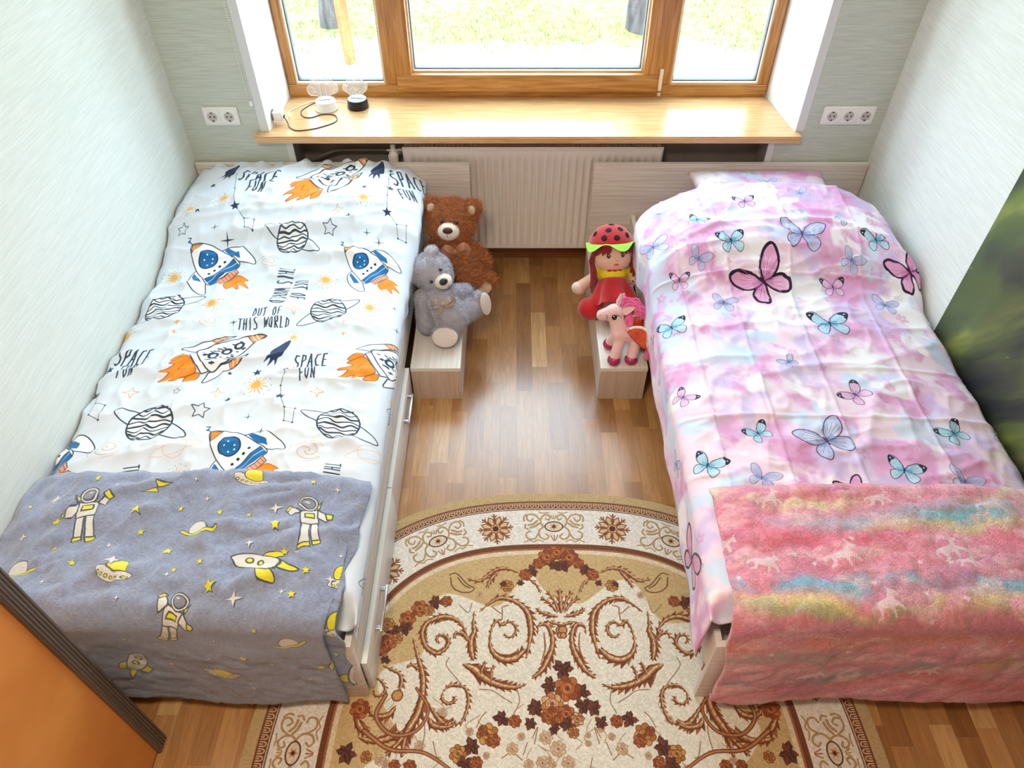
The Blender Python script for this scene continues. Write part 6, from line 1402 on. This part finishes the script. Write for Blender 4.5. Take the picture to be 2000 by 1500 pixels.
def lamp(x, y, lab, base_m, top_m, outline, lines, ang, flare):
    t = thing('acrylic_lamp', lab, 'lamp', (x, y, ZS))
    bm = B(); lathe(bm, [(0, 0), (.050 if flare else .046, 0), (.052 if flare else .0465, .004), (.046 if flare else .0455, .014), (.0435, .034), (.042, .038), (.0, .038)], (x, y, ZS), seg=48); b0 = obj('base', bm, base_m, t)
    bm = B(); lathe(bm, [(0, .0382), (.0395, .0382), (.0385, .0392), (0, .0395)], (x, y, ZS), seg=40); obj('base_top', bm, top_m, t)
    bm = B(); box(bm, x - .028, x + .028, y - .003, y + .003, ZS + .0392, ZS + .0405); bmesh.ops.rotate(bm, cent=(x, y, 0), matrix=Matrix.Rotation(ang, 3, 'Z'), verts=bm.verts); obj('slot', bm, M_DARK, t)
    M4 = Matrix.Translation((x, y, ZS + .036)) @ Matrix.Rotation(ang, 4, 'Z') @ Matrix.Rotation(PI / 2, 4, 'X') @ Matrix.Translation((0, 0, -.002))
    bm = B(); prism(bm, sm(outline, 5, True), M4, .004); bmesh.ops.recalc_face_normals(bm, faces=bm.faces); pn = obj('acrylic_panel', bm, ma, t, smooth=None)
    bm = B()
    for L_ in lines + [outline + [outline[0]]]: tube(bm, [M4 @ Vector((px, py, .0045)) for px, py in sm(L_, 5)], .0014, 5)
    obj('engraving', bm, M_ENG, pn)
lamp(-.829, 3.112, 'white round lamp base with clear engraved acrylic figure on the window sill', M_PLAST, M_PLAST,
     [(-.022, 0), (-.026, .022), (-.060, .030), (-.066, .060), (-.044, .082), (-.050, .110), (-.020, .124), (.0, .112), (.022, .124), (.050, .108), (.046, .082), (.064, .064), (.058, .036), (.026, .024), (.022, 0)],
     [[(-.012, .004), (-.014, .05), (-.010, .075)], [(.012, .004), (.010, .05), (.014, .075)], [(-.052, .040), (-.036, .052), (-.052, .064), (-.058, .050)], [(-.040, .036), (-.030, .046)], [(.030, .036), (.046, .050), (.040, .066), (.028, .056)], [(.046, .036), (.054, .052)], [(-.036, .09), (-.02, .108), (-.004, .094)], [(.006, .094), (.022, .108), (.036, .092)], [(-.030, .070), (0, .080), (.030, .070)]], .1, True)
lamp(-.692, 3.128, 'black round lamp base with pale cyan top and clear engraved acrylic figure', M_BLK, M_CY,
     [(-.022, 0), (-.030, .020), (-.056, .040), (-.050, .062), (-.030, .060), (-.034, .090), (-.016, .130), (.008, .150), (.024, .130), (.022, .100), (.040, .082), (.056, .070), (.050, .046), (.030, .026), (.022, 0)],
     [[(-.044, .044), (-.036, .054), (-.046, .056)], [(-.020, .018), (-.006, .032), (.008, .018), (.020, .034)], [(-.024, .040), (-.010, .052), (.006, .040), (.020, .054)], [(-.016, .070), (.0, .082), (.014, .070)], [(.036, .050), (.044, .062), (.050, .054)], [(-.014, .100), (.004, .112), (.010, .096)], [(-.004, .120), (.008, .132)], [(.008, .110), (.014, .124)]], -.15, False)
t = thing('usb_charger', 'small white plug-in charger on the left window reveal above the sill', 'charger', (-1.018, 2.975, .752))
bm = B(); box(bm, -1.024, -.982, 2.955, 2.998, .752, .792, .006, seg=3); obj('body', bm, M_PLAST, t)
bm = B(); box(bm, -.986, -.9805, 2.966, 2.974, .760, .770); box(bm, -.986, -.9805, 2.979, 2.987, .760, .770); obj('ports', bm, M_DARK, t)
bm = B(); lathe(bm, [(0, 0), (.024, 0), (.024, .010), (0, .010)], (-1.030, 2.976, .772), (1, 0, 0), 24); obj('plug_collar', bm, M_PLASTG, t)
def cable(pts, r_, m, lab):
    bm = B(); tube(bm, sm(pts, 6), r_, 8); tag(obj('cable', bm, m, smooth=60), lab, 'cable')
zc_ = ZS + .0022
cable([(-.979, 2.970, .765), (-.965, 2.955, .748), (-.955, 2.935, zc_), (-.92, 2.905, zc_), (-.86, 2.915, zc_), (-.80, 2.950, zc_), (-.765, 2.990, zc_), (-.775, 3.035, zc_), (-.800, 3.052, zc_), (-.84, 3.050, zc_), (-.88, 3.022, zc_), (-.915, 3.030, zc_), (-.935, 3.080, zc_), (-.915, 3.130, zc_), (-.885, 3.165, zc_), (-.862, 3.148, zc_), (-.8795, 3.122, ZS + .008)], .0022, mat('black_cable', (62, 58, 60), .5, bump=(60, .05)), 'thin dark cable looping across the window sill from charger to white lamp')
cable([(-.979, 2.984, .765), (-.968, 3.000, .752), (-.975, 3.030, zc_), (-.985, 3.080, zc_ + .001), (-.955, 3.125, zc_), (-.918, 3.160, zc_ + .004), (-.880, 3.180, zc_ + .002), (-.840, 3.184, zc_), (-.780, 3.176, zc_), (-.745, 3.160, zc_), (-.7395, 3.135, ZS + .008)], .0022, mat('white_cable', (236, 232, 228), .45, bump=(60, .05)), 'thin white cable running from the charger behind the lamps on the sill')
